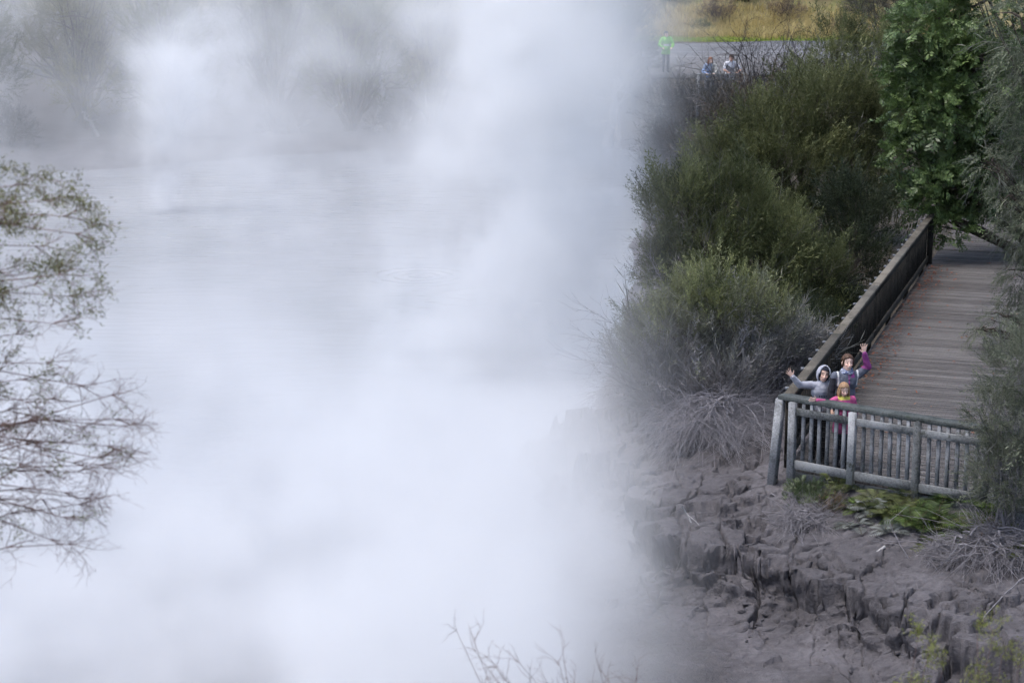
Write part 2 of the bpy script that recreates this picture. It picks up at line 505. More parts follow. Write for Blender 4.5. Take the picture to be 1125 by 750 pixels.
def frames(d, rng):
    """rotation matrices whose z axis is d, rolled at random"""
    r = rng.normal(size=d.shape); a = unit(np.cross(d, r)); b = np.cross(d, a)
    return np.stack([a, b, d], -1)

def leaf_quads(base, dirs, nrm, L, W):
    """diamond leaves"""
    side = unit(np.cross(dirs, nrm))
    L = L[:, None]; W = W[:, None]
    v = np.stack([base, base + dirs*L*.45 + side*W*.5, base + dirs*L, base + dirs*L*.45 - side*W*.5], 1)
    return v

def spray_template(kind, rng):
    if kind == 'fine':      # twig with needle leaves
        n = 20; t = np.linspace(.05, 1, n)
        base = np.stack([.06*np.sin(t*5), .06*np.cos(t*4), t], -1)
        az = np.arange(n)*2.4 + rng.uniform(0, 6)
        d = unit(np.stack([np.cos(az)*.7, np.sin(az)*.7, np.full(n, .85)], -1))
        side = [leaf_quads(base, d, unit(rng.normal(size=(n, 3))), np.full(n, .13)*(1-.4*t)+.03, np.full(n, .026))]
        for k in range(5):
            t0 = .10 + .16*k; a0 = k*2.4 + rng.uniform(0, 1)
            dd = unit(np.array([np.cos(a0)*.5, np.sin(a0)*.5, .85]))
            m = 8; tt = np.linspace(.1, 1, m)[:, None]
            bb = np.array([0, 0, t0]) + dd*tt*(.48-.05*k)
            az = np.arange(m)*2.4 + rng.uniform(0, 6)
            ld = unit(dd + .65*np.stack([np.cos(az), np.sin(az), np.sin(az*1.7)], -1))
            side.append(leaf_quads(bb, ld, unit(rng.normal(size=(m, 3))), np.full(m, .105), np.full(m, .024)))
        # the twig itself
        stem = leaf_quads(np.zeros((1, 3)), np.array([[0, 0, 1.]]), np.array([[1., 0, 0]]), np.array([1.02]), np.array([.03]))
        return np.concatenate(side+[stem]).reshape(-1, 3)
    if kind == 'broad':     # compound leaf with broad leaflets in two rows
        n = 11; out = []
        for k in range(2):
            a0 = rng.uniform(0, 6); dd = unit(np.array([np.cos(a0)*.5, np.sin(a0)*.5, .8]))
            sd = unit(np.cross(dd, np.array([0, 0, 1.]))); up = np.cross(sd, dd)
            t = np.linspace(.15, 1, n)[:, None]; base = dd*t*(.9 if k else 1)
            sg = np.where(np.arange(n) % 2 == 0, 1, -1)[:, None]
            ld = unit(dd*.55 + sd*sg*.9 - up*.12 + rng.normal(size=(n, 3))*.12)
            out.append(leaf_quads(base, ld, unit(up + rng.normal(size=(n, 3))*.25), np.full(n, .36)*(1-.4*t[:, 0]), np.full(n, .15)*(1-.3*t[:, 0])))
        return np.concatenate(out).reshape(-1, 3)
    if kind == 'dead':      # bare branching twig
        n = 9; out = []
        t = np.linspace(0, .9, n)[:, None]
        a = np.arange(n)*2.2 + rng.uniform(0, 6)
        base = np.array([0, 0, 1.])*t
        d = unit(np.stack([np.cos(a)*.6, np.sin(a)*.6, np.full(n, .8)], -1))
        out.append(leaf_quads(base, d, unit(rng.normal(size=(n, 3))), np.full(n, .55)*(1-.5*t[:, 0]), np.full(n, .018)))
        out.append(leaf_quads(np.zeros((2, 3)), np.array([[0, 0, 1.], [0, 0, 1.]]), np.array([[1., 0, 0], [0, 1, 0]]), np.array([1.1, 1.1]), np.array([.028, .028])))
        return np.concatenate(out).reshape(-1, 3)

TPL = {k: [spray_template(k, np.random.default_rng(50+i)) for i in range(5)] for k in ('fine', 'broad', 'dead')}

def place_sprays(pos, d, size, tint, kind, rng, droop=0.):
    """pos, d (N,3); size (N,); tint (N,3) -> verts, quads, per-vertex tint"""
    Vs, Ts = [], []
    which = rng.integers(0, 5, len(pos))
    for k in range(5):
        m = which == k
        if not m.any(): continue
        T = TPL[kind][k]
        R = frames(d[m], rng)
        v = np.einsum('nij,kj->nki', R, T)*size[m][:, None, None]
        if droop:
            v[:, :, 2] -= droop*size[m][:, None]*(T[:, 2]**2)[None, :]
        v += pos[m][:, None, :]
        Vs.append(v.reshape(-1, 3))
        c = np.repeat(tint[m][:, None, :], len(T), 1)
        jit = rng.uniform(.82, 1.2, (m.sum(), len(T)//4, 1)).repeat(4, 1)
        Ts.append((c*jit).reshape(-1, 3))
    V = np.concatenate(Vs); Tn = np.concatenate(Ts)
    Q = np.arange(len(V)).reshape(-1, 4)
    return V, Q, Tn

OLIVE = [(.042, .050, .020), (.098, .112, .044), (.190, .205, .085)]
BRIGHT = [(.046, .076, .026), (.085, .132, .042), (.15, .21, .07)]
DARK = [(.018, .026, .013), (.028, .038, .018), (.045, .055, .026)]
GREYG = [(.075, .090, .055), (.135, .155, .10), (.215, .235, .165)]
DUST = [(.12, .12, .125), (.19, .185, .20), (.27, .26, .28)]
DUSK = [(.045, .045, .045), (.065, .065, .060), (.10, .095, .09)]
BROWN = [(.085, .058, .042), (.14, .095, .06), (.20, .15, .085)]

def pick(pal, u):
    pal = np.array(pal); u = np.clip(u, 0, .999)*2
    i = u.astype(int); f = (u-i)[:, None]
    return pal[i]*(1-f) + pal[np.minimum(i+1, 2)]*f

def shrub_meshes(lobes, n, size, pal, kind='fine', mat=None, up=.6, seed=1, bark=None, trunk_r=.06, dust=0., dustpal=DUST, dead=0., droop=0., tpl_base=(0, 0), stems=1):
    """crown and trunk of one shrub around local origin; lobes (x,y,z,rx,ry,rz)"""
    rng = np.random.default_rng(seed)
    lob = np.array(lobes, float)
    wts = lob[:, 3]*lob[:, 4] + lob[:, 4]*lob[:, 5] + lob[:, 3]*lob[:, 5]; wts /= wts.sum()
    li = rng.choice(len(lob), n, p=wts)
    out = unit(rng.normal(size=(n, 3)))
    out[:, 2] = np.where((out[:, 2] < -.25) & (rng.random(n) < .6), -out[:, 2], out[:, 2])
    # small clumps inside each lobe: pull directions toward clump axes
    ncl = 26
    cax = unit(rng.normal(size=(len(lob), ncl, 3)))
    ck = rng.integers(0, ncl, n)
    out = unit(out*.55 + cax[li, ck]*1.0)
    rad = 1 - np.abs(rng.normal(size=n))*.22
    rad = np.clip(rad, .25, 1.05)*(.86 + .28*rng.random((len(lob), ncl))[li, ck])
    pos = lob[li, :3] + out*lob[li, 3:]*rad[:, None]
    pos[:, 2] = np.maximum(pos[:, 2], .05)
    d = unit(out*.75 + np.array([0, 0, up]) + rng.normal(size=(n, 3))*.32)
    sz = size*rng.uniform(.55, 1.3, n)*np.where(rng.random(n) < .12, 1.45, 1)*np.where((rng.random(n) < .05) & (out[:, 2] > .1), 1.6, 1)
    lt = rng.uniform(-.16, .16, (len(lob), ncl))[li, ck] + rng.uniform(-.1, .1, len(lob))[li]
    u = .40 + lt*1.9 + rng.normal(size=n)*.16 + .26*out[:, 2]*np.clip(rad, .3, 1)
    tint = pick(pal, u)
    if dust > 0:            # mud-splashed low twigs
        zz = pos[:, 2]/dust + rng.normal(size=n)*.22
        f = np.clip(1.25-zz, 0, 1)[:, None]
        tint = tint*(1-f) + pick(dustpal, .5+rng.normal(size=n)*.25)*f
    Vs, Qs, Ts = [], [], []; off = 0
    isd = rng.random(n) < dead
    if dust > 0: isd |= rng.random(n) < np.clip(1.1-pos[:, 2]/dust, 0, .75)
    for msk, kd in ((~isd, kind), (isd, 'dead')):
        if msk.any():
            tt = tint[msk]
            if kd == 'dead':
                tt = tt*.4 + np.array([.15, .145, .145])*.6
            V, Q, T = place_sprays(pos[msk], d[msk], sz[msk]*(1.25 if kd == 'dead' else 1), tt, kd, rng, droop)
            Vs.append(V); Qs.append(Q+off); Ts.append(T); off += len(V)
    crown = (np.concatenate(Vs), np.concatenate(Qs), np.concatenate(Ts))
    # trunk, limbs and inner twigs
    mb = MB()
    zmin = -.25
    roots = [np.array([tpl_base[0]+rng.normal()*.12*(stems > 1), tpl_base[1]+rng.normal()*.12*(stems > 1), zmin]) for _ in range(stems)]
    for k, L in enumerate(lob):
        r0 = roots[k % stems]; c = L[:3]
        m = 8; t = np.linspace(0, 1, m)[:, None]
        mid = np.array([r0[0]*.7+c[0]*.3, r0[1]*.7+c[1]*.3, c[2]*.55])
        pts = (1-t)**2*r0 + 2*t*(1-t)*mid + t*t*(c + np.array([0, 0, L[5]*.3]))
        pts[1:-1] += rng.normal(size=(m-2, 3))*.035*max(L[3], .5)
        mb.tube(pts, trunk_r*(1-t[:, 0]*.8), 6)
        for _ in range(10):
            o = unit(rng.normal(size=3)); o[2] = abs(o[2])*.7 - .1
            e = c + o*L[3:]*rng.uniform(.7, .98); s0 = pts[rng.integers(3, m)]
            md = (s0+e)/2 + rng.normal(size=3)*.08*L[3] + np.array([0, 0, .05])
            mb.tube(np.array([s0, md, e]), np.array([.28, .18, .07])*trunk_r, 4)
    return crown, mb

def shrub(name, label, cat, x, y, lobes, n, size, pal, kind='fine', mat='leaf', bark='bark', group=None, z=None, parts=True, **kw):
    zz = hz(x, y) if z is None else z
    t = empty(name, (x, y, zz))
    tag(t, label, cat, group)
    crown, mb = shrub_meshes(lobes, n, size, pal, kind, **kw)
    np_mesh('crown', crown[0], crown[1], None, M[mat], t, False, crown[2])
    mb.build('trunk', M[bark], t, True)
    return t

def copy_thing(src, loc, rz, sc, label, group=None):
    r = src.copy(); COL.objects.link(r)
    r.location = loc; r.rotation_euler = (0, 0, rz); r.scale = sc
    r['label'] = label
    if group: r['group'] = group
    for ch in src.children:
        c = ch.copy(); COL.objects.link(c); c.parent = r
    return r

def lobes_round(R, Hh, k, seed, zlow=.35):
    """a rounded, uneven crown: k lobes spread through a dome R wide, Hh tall"""
    rng = np.random.default_rng(seed); out = []
    for i in range(k):
        a = i*2.4 + rng.uniform(-.4, .4); q = math.sqrt((i+.5)/k)
        rr = R*.66*q; zt = Hh*(1-.62*q*q)*rng.uniform(.82, 1.05)
        r = R*rng.uniform(.34, .5)
        out.append((rr*math.cos(a), rr*math.sin(a), max(zt-r*.8, Hh*zlow*.6), r, r, r*rng.uniform(.8, 1.15)))
    return out

def lobe_px(x0, y0, base, items):
    """lobes given by where they stand: (px,py,dy,r...) measured in the photo at the shrub's own depth + dy"""
    out = []
    for px, py, dy, rx, rz in items:
        q = PY(px, py, y0+dy)
        out.append((q.x-x0, q.y-y0, q.z-base, rx, rx, rz))
    return out
# ------------------------------------------------------------------ shrubs between pool and boardwalk
def px_shrub(name, label, cat, bx, by, y0, items, n, size, pal, group=None, **kw):
    x0 = PY(bx, by, y0).x
    base = hz(x0, y0)
    return shrub(name, label, cat, x0, y0, lobe_px(x0, y0, base, items), n, size, pal, group=group, z=base, **kw)

def R_(y, *items):
    """radii given in photo pixels at depth y"""
    k = y*1.03/F
    return [(px, py, dy, rx*k, rz*k) for px, py, dy, rx, rz in items]

G_POOL = 'shrubs between the pool and the boardwalk'
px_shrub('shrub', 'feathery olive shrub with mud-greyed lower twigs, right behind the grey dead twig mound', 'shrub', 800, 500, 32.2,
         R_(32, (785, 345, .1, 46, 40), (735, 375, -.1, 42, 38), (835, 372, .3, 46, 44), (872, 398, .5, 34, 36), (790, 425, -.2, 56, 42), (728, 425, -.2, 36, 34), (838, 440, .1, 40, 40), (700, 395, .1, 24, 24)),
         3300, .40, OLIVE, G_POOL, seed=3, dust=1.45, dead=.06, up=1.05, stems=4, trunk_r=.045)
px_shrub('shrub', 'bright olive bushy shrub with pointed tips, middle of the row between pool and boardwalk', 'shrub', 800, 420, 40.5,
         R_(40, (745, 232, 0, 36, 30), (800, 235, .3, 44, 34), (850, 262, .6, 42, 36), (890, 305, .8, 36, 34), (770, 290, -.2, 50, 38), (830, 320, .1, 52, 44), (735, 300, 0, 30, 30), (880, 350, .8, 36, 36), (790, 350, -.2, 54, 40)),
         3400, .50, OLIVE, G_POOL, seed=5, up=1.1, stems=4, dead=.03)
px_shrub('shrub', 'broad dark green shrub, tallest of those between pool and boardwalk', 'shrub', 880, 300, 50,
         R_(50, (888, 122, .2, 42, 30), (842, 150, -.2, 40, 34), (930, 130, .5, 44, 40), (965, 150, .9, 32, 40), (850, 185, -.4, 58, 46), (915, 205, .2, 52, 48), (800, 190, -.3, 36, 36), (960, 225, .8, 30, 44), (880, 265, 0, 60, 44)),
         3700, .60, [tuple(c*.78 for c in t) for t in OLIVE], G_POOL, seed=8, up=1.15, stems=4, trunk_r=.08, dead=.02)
px_shrub('shrub', 'low shrub beside the long handrail, its leaves coloured very dark as shade', 'shrub', 930, 350, 42.5,
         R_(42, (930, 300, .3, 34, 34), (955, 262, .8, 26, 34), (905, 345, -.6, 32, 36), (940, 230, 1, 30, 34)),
         800, .5, DARK, G_POOL, seed=10, up=.7, stems=3)  # shade between the shrubs and the rail is put into this leaf colour
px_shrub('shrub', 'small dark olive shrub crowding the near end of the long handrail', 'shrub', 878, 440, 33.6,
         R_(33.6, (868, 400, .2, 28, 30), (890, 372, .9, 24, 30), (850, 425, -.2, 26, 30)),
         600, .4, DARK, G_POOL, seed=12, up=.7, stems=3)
px_shrub('shrub', 'dusky grey shrub half veiled by steam below the leaning couple', 'shrub', 752, 240, 62,
         R_(62, (735, 124, 0, 22, 18), (758, 118, .2, 20, 14), (778, 112, .1, 20, 13), (798, 116, .3, 20, 14), (745, 160, 0, 24, 22), (775, 170, .3, 30, 28), (735, 195, -.3, 24, 26), (765, 220, -.3, 36, 26)),
         1000, .6, DUSK, G_POOL, seed=14, up=.6, stems=3, dead=.35)
px_shrub('shrub', 'dark grey-green shrub with rusty dead patches beside the broad dark one', 'shrub', 800, 230, 58,
         R_(58, (806, 132, 0, 24, 18), (790, 168, -.2, 30, 28), (830, 112, .4, 22, 18), (812, 205, -.2, 40, 32)),
         1000, .6, [(.03, .032, .022), (.05, .047, .034), (.10, .066, .045)], G_POOL, seed=16, up=.6, stems=3, dead=.15)
px_shrub('shrub', 'grey-green shrub standing in front of the car park, right of the bare black one', 'shrub', 925, 110, 67,
         R_(67, (920, 52, 0, 24, 24), (905, 80, -.2, 28, 24), (950, 75, .3, 34, 28), (985, 70, .5, 30, 34), (935, 110, 0, 40, 26)),
         1000, .65, [tuple(c*.9 for c in t) for t in OLIVE], G_POOL, seed=18, up=.7, stems=3, dead=.06)
px_shrub('shrub', 'hazy dark shrub at top edge between the car park and the leafy tree', 'shrub', 985, 60, 74,
         R_(74, (980, 25, 0, 30, 30), (1010, 40, .3, 30, 40), (960, 8, .5, 26, 18)),
         900, .5, [(.035, .038, .028), (.055, .055, .042), (.085, .08, .06)], G_POOL, seed=19, up=.5, stems=3, dead=.2)

# ------------------------------------------------------------------ trees on the right of the boardwalk
px_shrub('tree', 'tall tree with fresh green toothed leaves overhanging the far end of the boardwalk', 'tree', 1170, 260, 46,
         R_(46, (1030, 35, .3, 50, 46), (1085, 15, 0, 60, 50), (1075, 75, -.3, 44, 40), (1004, 78, .3, 28, 34), (1008, 120, .2, 30, 40), (1050, 120, -.3, 46, 46), (1105, 110, 0, 60, 56), (1000, 178, .2, 24, 30), (1036, 205, -.3, 34, 34), (1080, 195, 0, 48, 42), (1050, 248, -.5, 20, 16), (1130, 200, .3, 60, 60), (1015, 232, 0, 18, 14)),
         5600, .30, BRIGHT, kind='broad', mat='broad', seed=21, up=.15, stems=1, trunk_r=.16, droop=.15)
px_shrub('tree', 'grey-green feathery tree with drooping mud-grey twigs at the right of the boardwalk', 'tree', 1215, 420, 36,
         R_(36, (1135, 165, .3, 30, 30), (1112, 222, 0, 26, 20), (1140, 255, -.2, 32, 34), (1128, 305, .1, 28, 28), (1104, 352, -.1, 24, 15), (1150, 350, .1, 34, 34), (1150, 90, .4, 56, 56), (1090, 182, .3, 20, 16), (1078, 364, -.1, 12, 8), (1175, 230, 0, 50, 60), (1120, 30, .5, 36, 36)),
         2700, .30, GREYG, seed=23, up=-.05, dead=.22, droop=.5, trunk_r=.10)
px_shrub('shrub', 'loose grey-green shrub leaning over the right end of the near fence', 'shrub', 1110, 590, 25.4,
         R_(25.4, (1118, 412, .2, 34, 30), (1092, 458, 0, 24, 26), (1125, 475, -.1, 38, 36), (1106, 522, -.2, 36, 30), (1080, 505, -.1, 14, 18), (1150, 400, .3, 40, 46), (1140, 540, -.2, 36, 36)),
         1700, .26, [(.072, .082, .056), (.115, .128, .088), (.17, .185, .13)], seed=25, up=.35, stems=4, trunk_r=.03, dead=.14, bark='greybark')

# ------------------------------------------------------------------ bare and dead shrubs
def twig_tree(mb, p, d, L, r, depth, rng, grav=0., wig=.25, split=3, n=5, spread=.7, leaf=None):
    """recursive bare branching"""
    m = 6; pts = [np.array(p, float)]; d = np.array(d, float); d /= np.linalg.norm(d)
    for i in range(m-1):
        d = d + rng.normal(size=3)*wig*.4 + np.array([0, 0, grav]); d /= np.linalg.norm(d)
        pts.append(pts[-1] + d*L/(m-1))
    pts = np.array(pts)
    mb.tube(pts, np.linspace(r, r*.45, m), n)
    if leaf is not None and depth <= 1:
        for q in pts[1:]: leaf.append((q, d))
    if depth <= 0: return
    for k in range(split):
        i = rng.integers(1, m) if k else m-1
        nd = d + rng.normal(size=3)*spread
        twig_tree(mb, pts[i], nd, L*rng.uniform(.5, .8), max(r*.5, .0008), depth-1, rng, grav, wig, split, max(3, n-1), spread, leaf)

def bare_shrub(name, label, cat, loc, ndir, L, r, depth, seed, mat, up=1.0, grav=0., split=3, group=None, spread=.6, part='branch'):
    rng = np.random.default_rng(seed)
    t = empty(name, loc); tag(t, label, cat, group)
    st = MB(); tw = MB()
    for k in range(ndir):
        a = k*3.4 + rng.uniform(-.4, .4)
        d = np.array([math.cos(a)*.7, math.sin(a)*.7, up])
        pts = [np.array([0, 0, -.1])]; dd = d/np.linalg.norm(d)
        for i in range(5):
            dd = dd + rng.normal(size=3)*.12; dd /= np.linalg.norm(dd); pts.append(pts[-1]+dd*L*.25)
        pts = np.array(pts); st.tube(pts, np.linspace(r, r*.5, 6), 6)
        for i in range(2, 6):
            for q in range(2):
                twig_tree(tw, pts[i], dd+rng.normal(size=3)*spread, L*.45, r*.42, depth, rng, grav, .3, split, 4, spread)
    st.build(part, M[mat], t, True); tw.build('twigs', M[mat], t)
    return t

q = PY(838, 96, 68); bare_shrub('bare_shrub', 'bare blackish twiggy shrub in front of the car park beside the couple', 'shrub', (q.x, 68, hz(q.x, 68)), 18, 2.6, .03, 2, 31, 'darktwig', 1.1)
q = PY(968, 70, 72); bare_shrub('bare_shrub', 'thin leafless tree against the dry grass at the top', 'shrub', (q.x, 72, hz(q.x, 72)), 5, 2.9, .03, 2, 33, 'darktwig', 1.6)

def dead_mound(name, label, loc, R, Hh, n, seed, mat='greybark', az=(0, 6.283), fine=.006, lean=(0, 0)):
    """fine drooping twigs of a dead shrub caked in mud"""
    rng = np.random.default_rng(seed)
    t = empty(name, loc); tag(t, label, 'dead shrub')
    big = MB(); mb = MB()
    for k in range(n):
        a = rng.uniform(*az); a += .5*math.sin(a*5+seed); rr = R*math.sqrt(rng.uniform(.08, 1)); top = Hh*rng.uniform(.55, 1.1)*(1-.3*rr/R)
        o = np.array([math.cos(a), math.sin(a), 0]); s = rng.normal(size=3)*.26*R; s[2] = rng.uniform(0, .75*Hh)
        dz = hz(loc[0]+o[0]*rr, loc[1]+o[1]*rr)-loc[2]
        e = o*rr + np.array([rng.normal()*.12, rng.normal()*.12, 0])*R + np.array([lean[0], lean[1], dz + rng.uniform(.0, .22)*Hh])
        mid = (s+e)/2 + rng.normal(size=3)*.16*R; mid[2] = top*rng.uniform(.6, 1.1)
        tt = np.linspace(0, 1, 7)[:, None]
        pts = (1-tt)**2*s + 2*tt*(1-tt)*mid + tt*tt*e + np.cumsum(rng.normal(size=(7, 3)), 0)*.022*R
        thick = k % 14 == 0
        (big if thick else mb).tube(pts, np.linspace(fine*(2.6 if thick else 1.1), fine*.35, 7), 4)
        for _ in range(6):
            i = rng.integers(2, 6); dd = (pts[i]-pts[i-1]); dd = dd/np.linalg.norm(dd) + rng.normal(size=3)*1.0 + np.array([0, 0, -.15])
            Lw = R*rng.uniform(.15, .38)
            p2 = pts[i] + dd*Lw*.5; p3 = p2 + (dd+rng.normal(size=3)*.4+np.array([0, 0, -.25]))*Lw*.5
            mb.tube(np.array([pts[i], p2, p3]), np.array([.6, .45, .25])*fine, 3)
    big.build('branch', M[mat], t, True); mb.build('twigs', M[mat], t)
    return t
q = P(785, 502, -.62); dead_mound('dead_shrub', 'ash-grey mound of drooping dead twigs at the foot of the feathery olive shrub', (q.x, q.y+.25, hz(q.x, q.y+.25)), 1.2, 1.1, 620, 41, 'ashtwig', fine=.0042)
q = P(718, 470, -.9); dead_mound('dead_shrub', 'smaller pale grey spray of dead twigs reaching toward the water', (q.x, q.y+.4, hz(q.x, q.y+.4)), .95, .75, 300, 42, fine=.0052, lean=(-.2, 0))
q = P(1095, 632, -.62); dead_mound('dead_shrub', 'large grey root tangle spilling down the bank at the right edge', (q.x, q.y, hz(q.x, q.y)), .75, .42, 330, 43, fine=.007)
q = P(1040, 628, -.62); dead_mound('dead_shrub', 'round fuzzy clump of dead twigs beside the root tangle', (q.x, q.y, hz(q.x, q.y)), .36, .30, 230, 44, fine=.005)
q = P(885, 568, -.35); dead_mound('dead_shrub', 'low grey dead twigs under the leafy tuft at the fence corner', (q.x, q.y, hz(q.x, q.y)), .55, .28, 150, 45, fine=.006)
q = P(1115, 520, -.2); dead_mound('dead_shrub', 'dead grey twigs behind the loose shrub at the right end of the fence', (q.x, q.y-.3, hz(q.x, q.y-.3)), .6, .6, 120, 46, fine=.006)

# bare stems reaching over the water from the olive shrub
rng = np.random.default_rng(51)
t = empty('bare_shrub', (3.0, 33.2, hz(3.0, 33.2))); tag(t, 'thin leafless grey stems reaching out over the water from the olive shrub', 'shrub')
st = MB(); tw = MB()
for px, py in ((655, 345), (640, 395), (668, 425), (650, 372), (690, 340), (660, 410), (700, 300), (676, 385), (690, 440), (715, 285)):
    e = np.array(PY(px, py, 33.0)) - np.array(t.location); s = np.array([rng.normal()*.15, rng.normal()*.15, -.1])
    m = 8; tt = np.linspace(0, 1, m)[:, None]; mid = (s+e)/2 + np.array([.25, 0, .35])
    pts = (1-tt)**2*s + 2*tt*(1-tt)*mid + tt*tt*e
    st.tube(pts, np.linspace(.013, .004, m), 5)
    for i in range(3, m):
        for _ in range(3):
            twig_tree(tw, pts[i], (pts[i]-pts[i-1])*2 + rng.normal(size=3)*.25, .42, .0045, 1, rng, 0, .3, 3, 3, .5)
st.build('branch', M['greybark'], t, True); tw.build('twigs', M['greybark'], t)

# ------------------------------------------------------------------ driftwood and fallen sticks
def stick(name, label, cat, pts, r, mat='driftwood', side=0, seed=1):
    rng = np.random.default_rng(seed)
    P0 = np.array(pts, float); o = P0[0].copy()
    t = MB(); tt = np.linspace(0, len(P0)-1, 4*len(P0))
    pp = np.stack([np.interp(tt, np.arange(len(P0)), P0[:, i]) for i in range(3)], -1) - o
    pp[1:-1] += rng.normal(size=(len(pp)-2, 3))*r*.5
    t.tube(pp, np.linspace(r, r*.5, len(pp)), 7)
    for _ in range(side):
        i = rng.integers(2, len(pp)-1); d = (pp[i]-pp[i-1]); d /= np.linalg.norm(d)+1e-9
        twig_tree(t, pp[i], d+rng.normal(size=3)*.7, np.linalg.norm(P0[-1]-P0[0])*.35, r*.4, 1, rng, -.03, .3, 2, 4, .6)
    ob = t.build(name, M[mat], None, True); ob.location = o
    return tag(ob, label, cat)

def gp(px, py, zz, dz=.03):
    q = P(px, py, zz); z = hz(q.x, q.y)
    q = P(px, py, z); return (q.x, q.y, hz(q.x, q.y)+dz)
a = P(622, 478, WATER); b = P(645, 478, WATER); c = P(661, 481, WATER)
snag = MB()
o = np.array(b)
snag.tube(np.array([np.array(a)-o+[0, 0, -.05], [-.12, .05, .17], [.02, .03, .29], [.11, .02, .27]]), [.02, .03, .045, .035], 7)
snag.tube(np.array([[.02, .03, .28], [.14, 0, .15], np.array(c)-o+[0, 0, -.05]]), [.045, .032, .02], 7)
snag.tube(np.array([[0, .03, .27], [-.05, .02, .38]]), [.025, .008], 5)
ob = snag.build('driftwood', M['driftwood'], None, True); ob.location = b
tag(ob, 'bleached forked snag standing in the water at the tip of the mud bank', 'driftwood')
stick('driftwood', 'bleached flat log lying along the water edge below the dead twigs', 'driftwood', [(1.5, 35.2, -1.42), (2.0, 35.1, -1.38), (2.45, 35.15, -1.33)], .06, seed=3)
stick('fallen_stick', 'short white forked stick sticking out of the cracked mud cliff', 'stick', [gp(748, 612, -.9, .28), gp(756, 622, -.9, .16), gp(764, 645, -1.1, .02)], .018, seed=4, side=3)
stick('fallen_stick', 'short thick pale stick lying on the bank below the ferns', 'stick', [gp(972, 602, -.5, .06), gp(958, 606, -.5, .05), gp(946, 611, -.5, .03)], .022, seed=5)
stick('fallen_stick', 'long straight pale stick propped at the right edge of the mud', 'stick', [gp(1130, 633, -.6, .25), gp(1105, 652, -.7, .12), gp(1080, 668, -.8, .02)], .012, 'greybark', seed=6)
stick('fallen_stick', 'thin grey branched stick on the mud below the fence corner', 'stick', [gp(820, 552, -.4, .05), gp(850, 565, -.4, .05), gp(892, 583, -.4, .02)], .012, seed=7, side=6, mat='greybark')
stick('fallen_branch', 'long grey branch creeping from the root tangle toward the ferns', 'branch', [gp(1122, 582, -.4, .10), gp(1070, 590, -.4, .14), gp(1035, 594, -.4, .16), gp(1008, 606, -.5, .08), gp(985, 628, -.6, .03)], .024, seed=8, side=9, mat='greybark')
stick('fallen_branch', 'grey branching root lying in front of the fuzzy dead clump', 'branch', [gp(1110, 610, -.5, .10), gp(1075, 612, -.5, .12), gp(1045, 606, -.5, .1), gp(1020, 598, -.5, .03)], .02, seed=9, side=8, mat='greybark')
stick('fallen_stick', 'thin broken stick leaning on the left part of the mud bank', 'stick', [gp(700, 590, -.9, .2), gp(704, 600, -1., .12), gp(706, 612, -1.1, .02)], .009, seed=10, mat='greybark', side=2)

# ------------------------------------------------------------------ ferns and low plants under the fence
def fern_mesh(nf, L, seed, pal, droop=1.0):
    rng = np.random.default_rng(seed); Vs, Ts = [], []
    for k in range(nf):
        a = k*3.4 + rng.uniform(-.4, .4); el = rng.uniform(.75, 1.4); l = L*rng.uniform(.8, 1.5)
        m = 14; t = np.linspace(0, 1, m)
        hx = l*(t*math.cos(el)*.9 + .12*t*t); hzv = l*(t*math.sin(el) - .62*droop*t*t)
        rach = np.stack([hx*math.cos(a), hx*math.sin(a), hzv], -1)
        tg = unit(np.gradient(rach, axis=0)); sd = unit(np.cross(tg, np.array([0, 0, 1.]))); upv = np.cross(sd, tg)
        prof = np.sin(PI*np.clip(t*.92+.1, 0, 1))**.8
        c = pick(pal, np.array([rng.uniform(.1, .95)]))[0]
        for s in (-1, 1):
            d = unit(sd*s*.9 + tg*.5 - upv*.15)
            v = leaf_quads(rach, d, upv + rng.normal(size=(m, 3))*.15, l*.30*prof+.006, .017*np.ones(m))
            Vs.append(v[2:].reshape(-1, 3)); Ts.append(np.tile(c, ((m-2)*4, 1))*rng.uniform(.85, 1.15, ((m-2)*4, 1)))
        v = leaf_quads(rach[:-1], unit(np.diff(rach, axis=0)), upv[:-1], np.linalg.norm(np.diff(rach, axis=0), axis=1)*1.1, np.full(m-1, .012))
        Vs.append(v.reshape(-1, 3)); Ts.append(np.tile(np.array([.06, .05, .025]), ((m-1)*4, 1)))
    V = np.concatenate(Vs); return V, np.arange(len(V)).reshape(-1, 4), np.concatenate(Ts)

FERN_G = [(.020, .034, .012), (.046, .074, .020), (.11, .16, .038)]
FERN_Y = [(.040, .054, .022), (.080, .098, .036), (.15, .168, .065)]
FERN_S = [(.10, .115, .10), (.15, .165, .15), (.21, .22, .21)]
ferns = [(905, 548, .30, FERN_G, 'small dark fern at the foot of the pale fence post'), (932, 545, .34, FERN_G, 'deep green fern under the first fence bay'),
         (955, 566, .34, FERN_S, 'silvery fern on the mud, leftmost of the ferns'), (962, 548, .38, FERN_Y, 'yellowish fern under the second fence post'),
         (985, 556, .40, FERN_Y, 'feathery pale green fern under the middle fence bay'), (1000, 578, .36, FERN_G, 'dark fern hanging down to the mud below the middle bay'),
         (1008, 556, .36, FERN_G, 'bright green fern at the foot of the rounded third post'), (1030, 574, .40, FERN_G, 'large dark green fern right of the third post'),
         (1024, 592, .34, FERN_Y, 'yellow-green fern at the lower edge of the fern bed'), (1050, 562, .38, FERN_Y, 'pale fern under the third fence bay'),
         (1054, 592, .36, FERN_G, 'fresh green fern above the root tangle'), (1076, 572, .40, FERN_Y, 'brownish fern beneath the loose grey-green shrub'),
         (1098, 586, .36, FERN_Y, 'pale fern at the right edge beside the root tangle'), (978, 582, .28, FERN_S, 'tiny silver-grey fern above the short pale stick'),
         (945, 556, .30, FERN_G, 'small bright fern left of the yellowish one')]
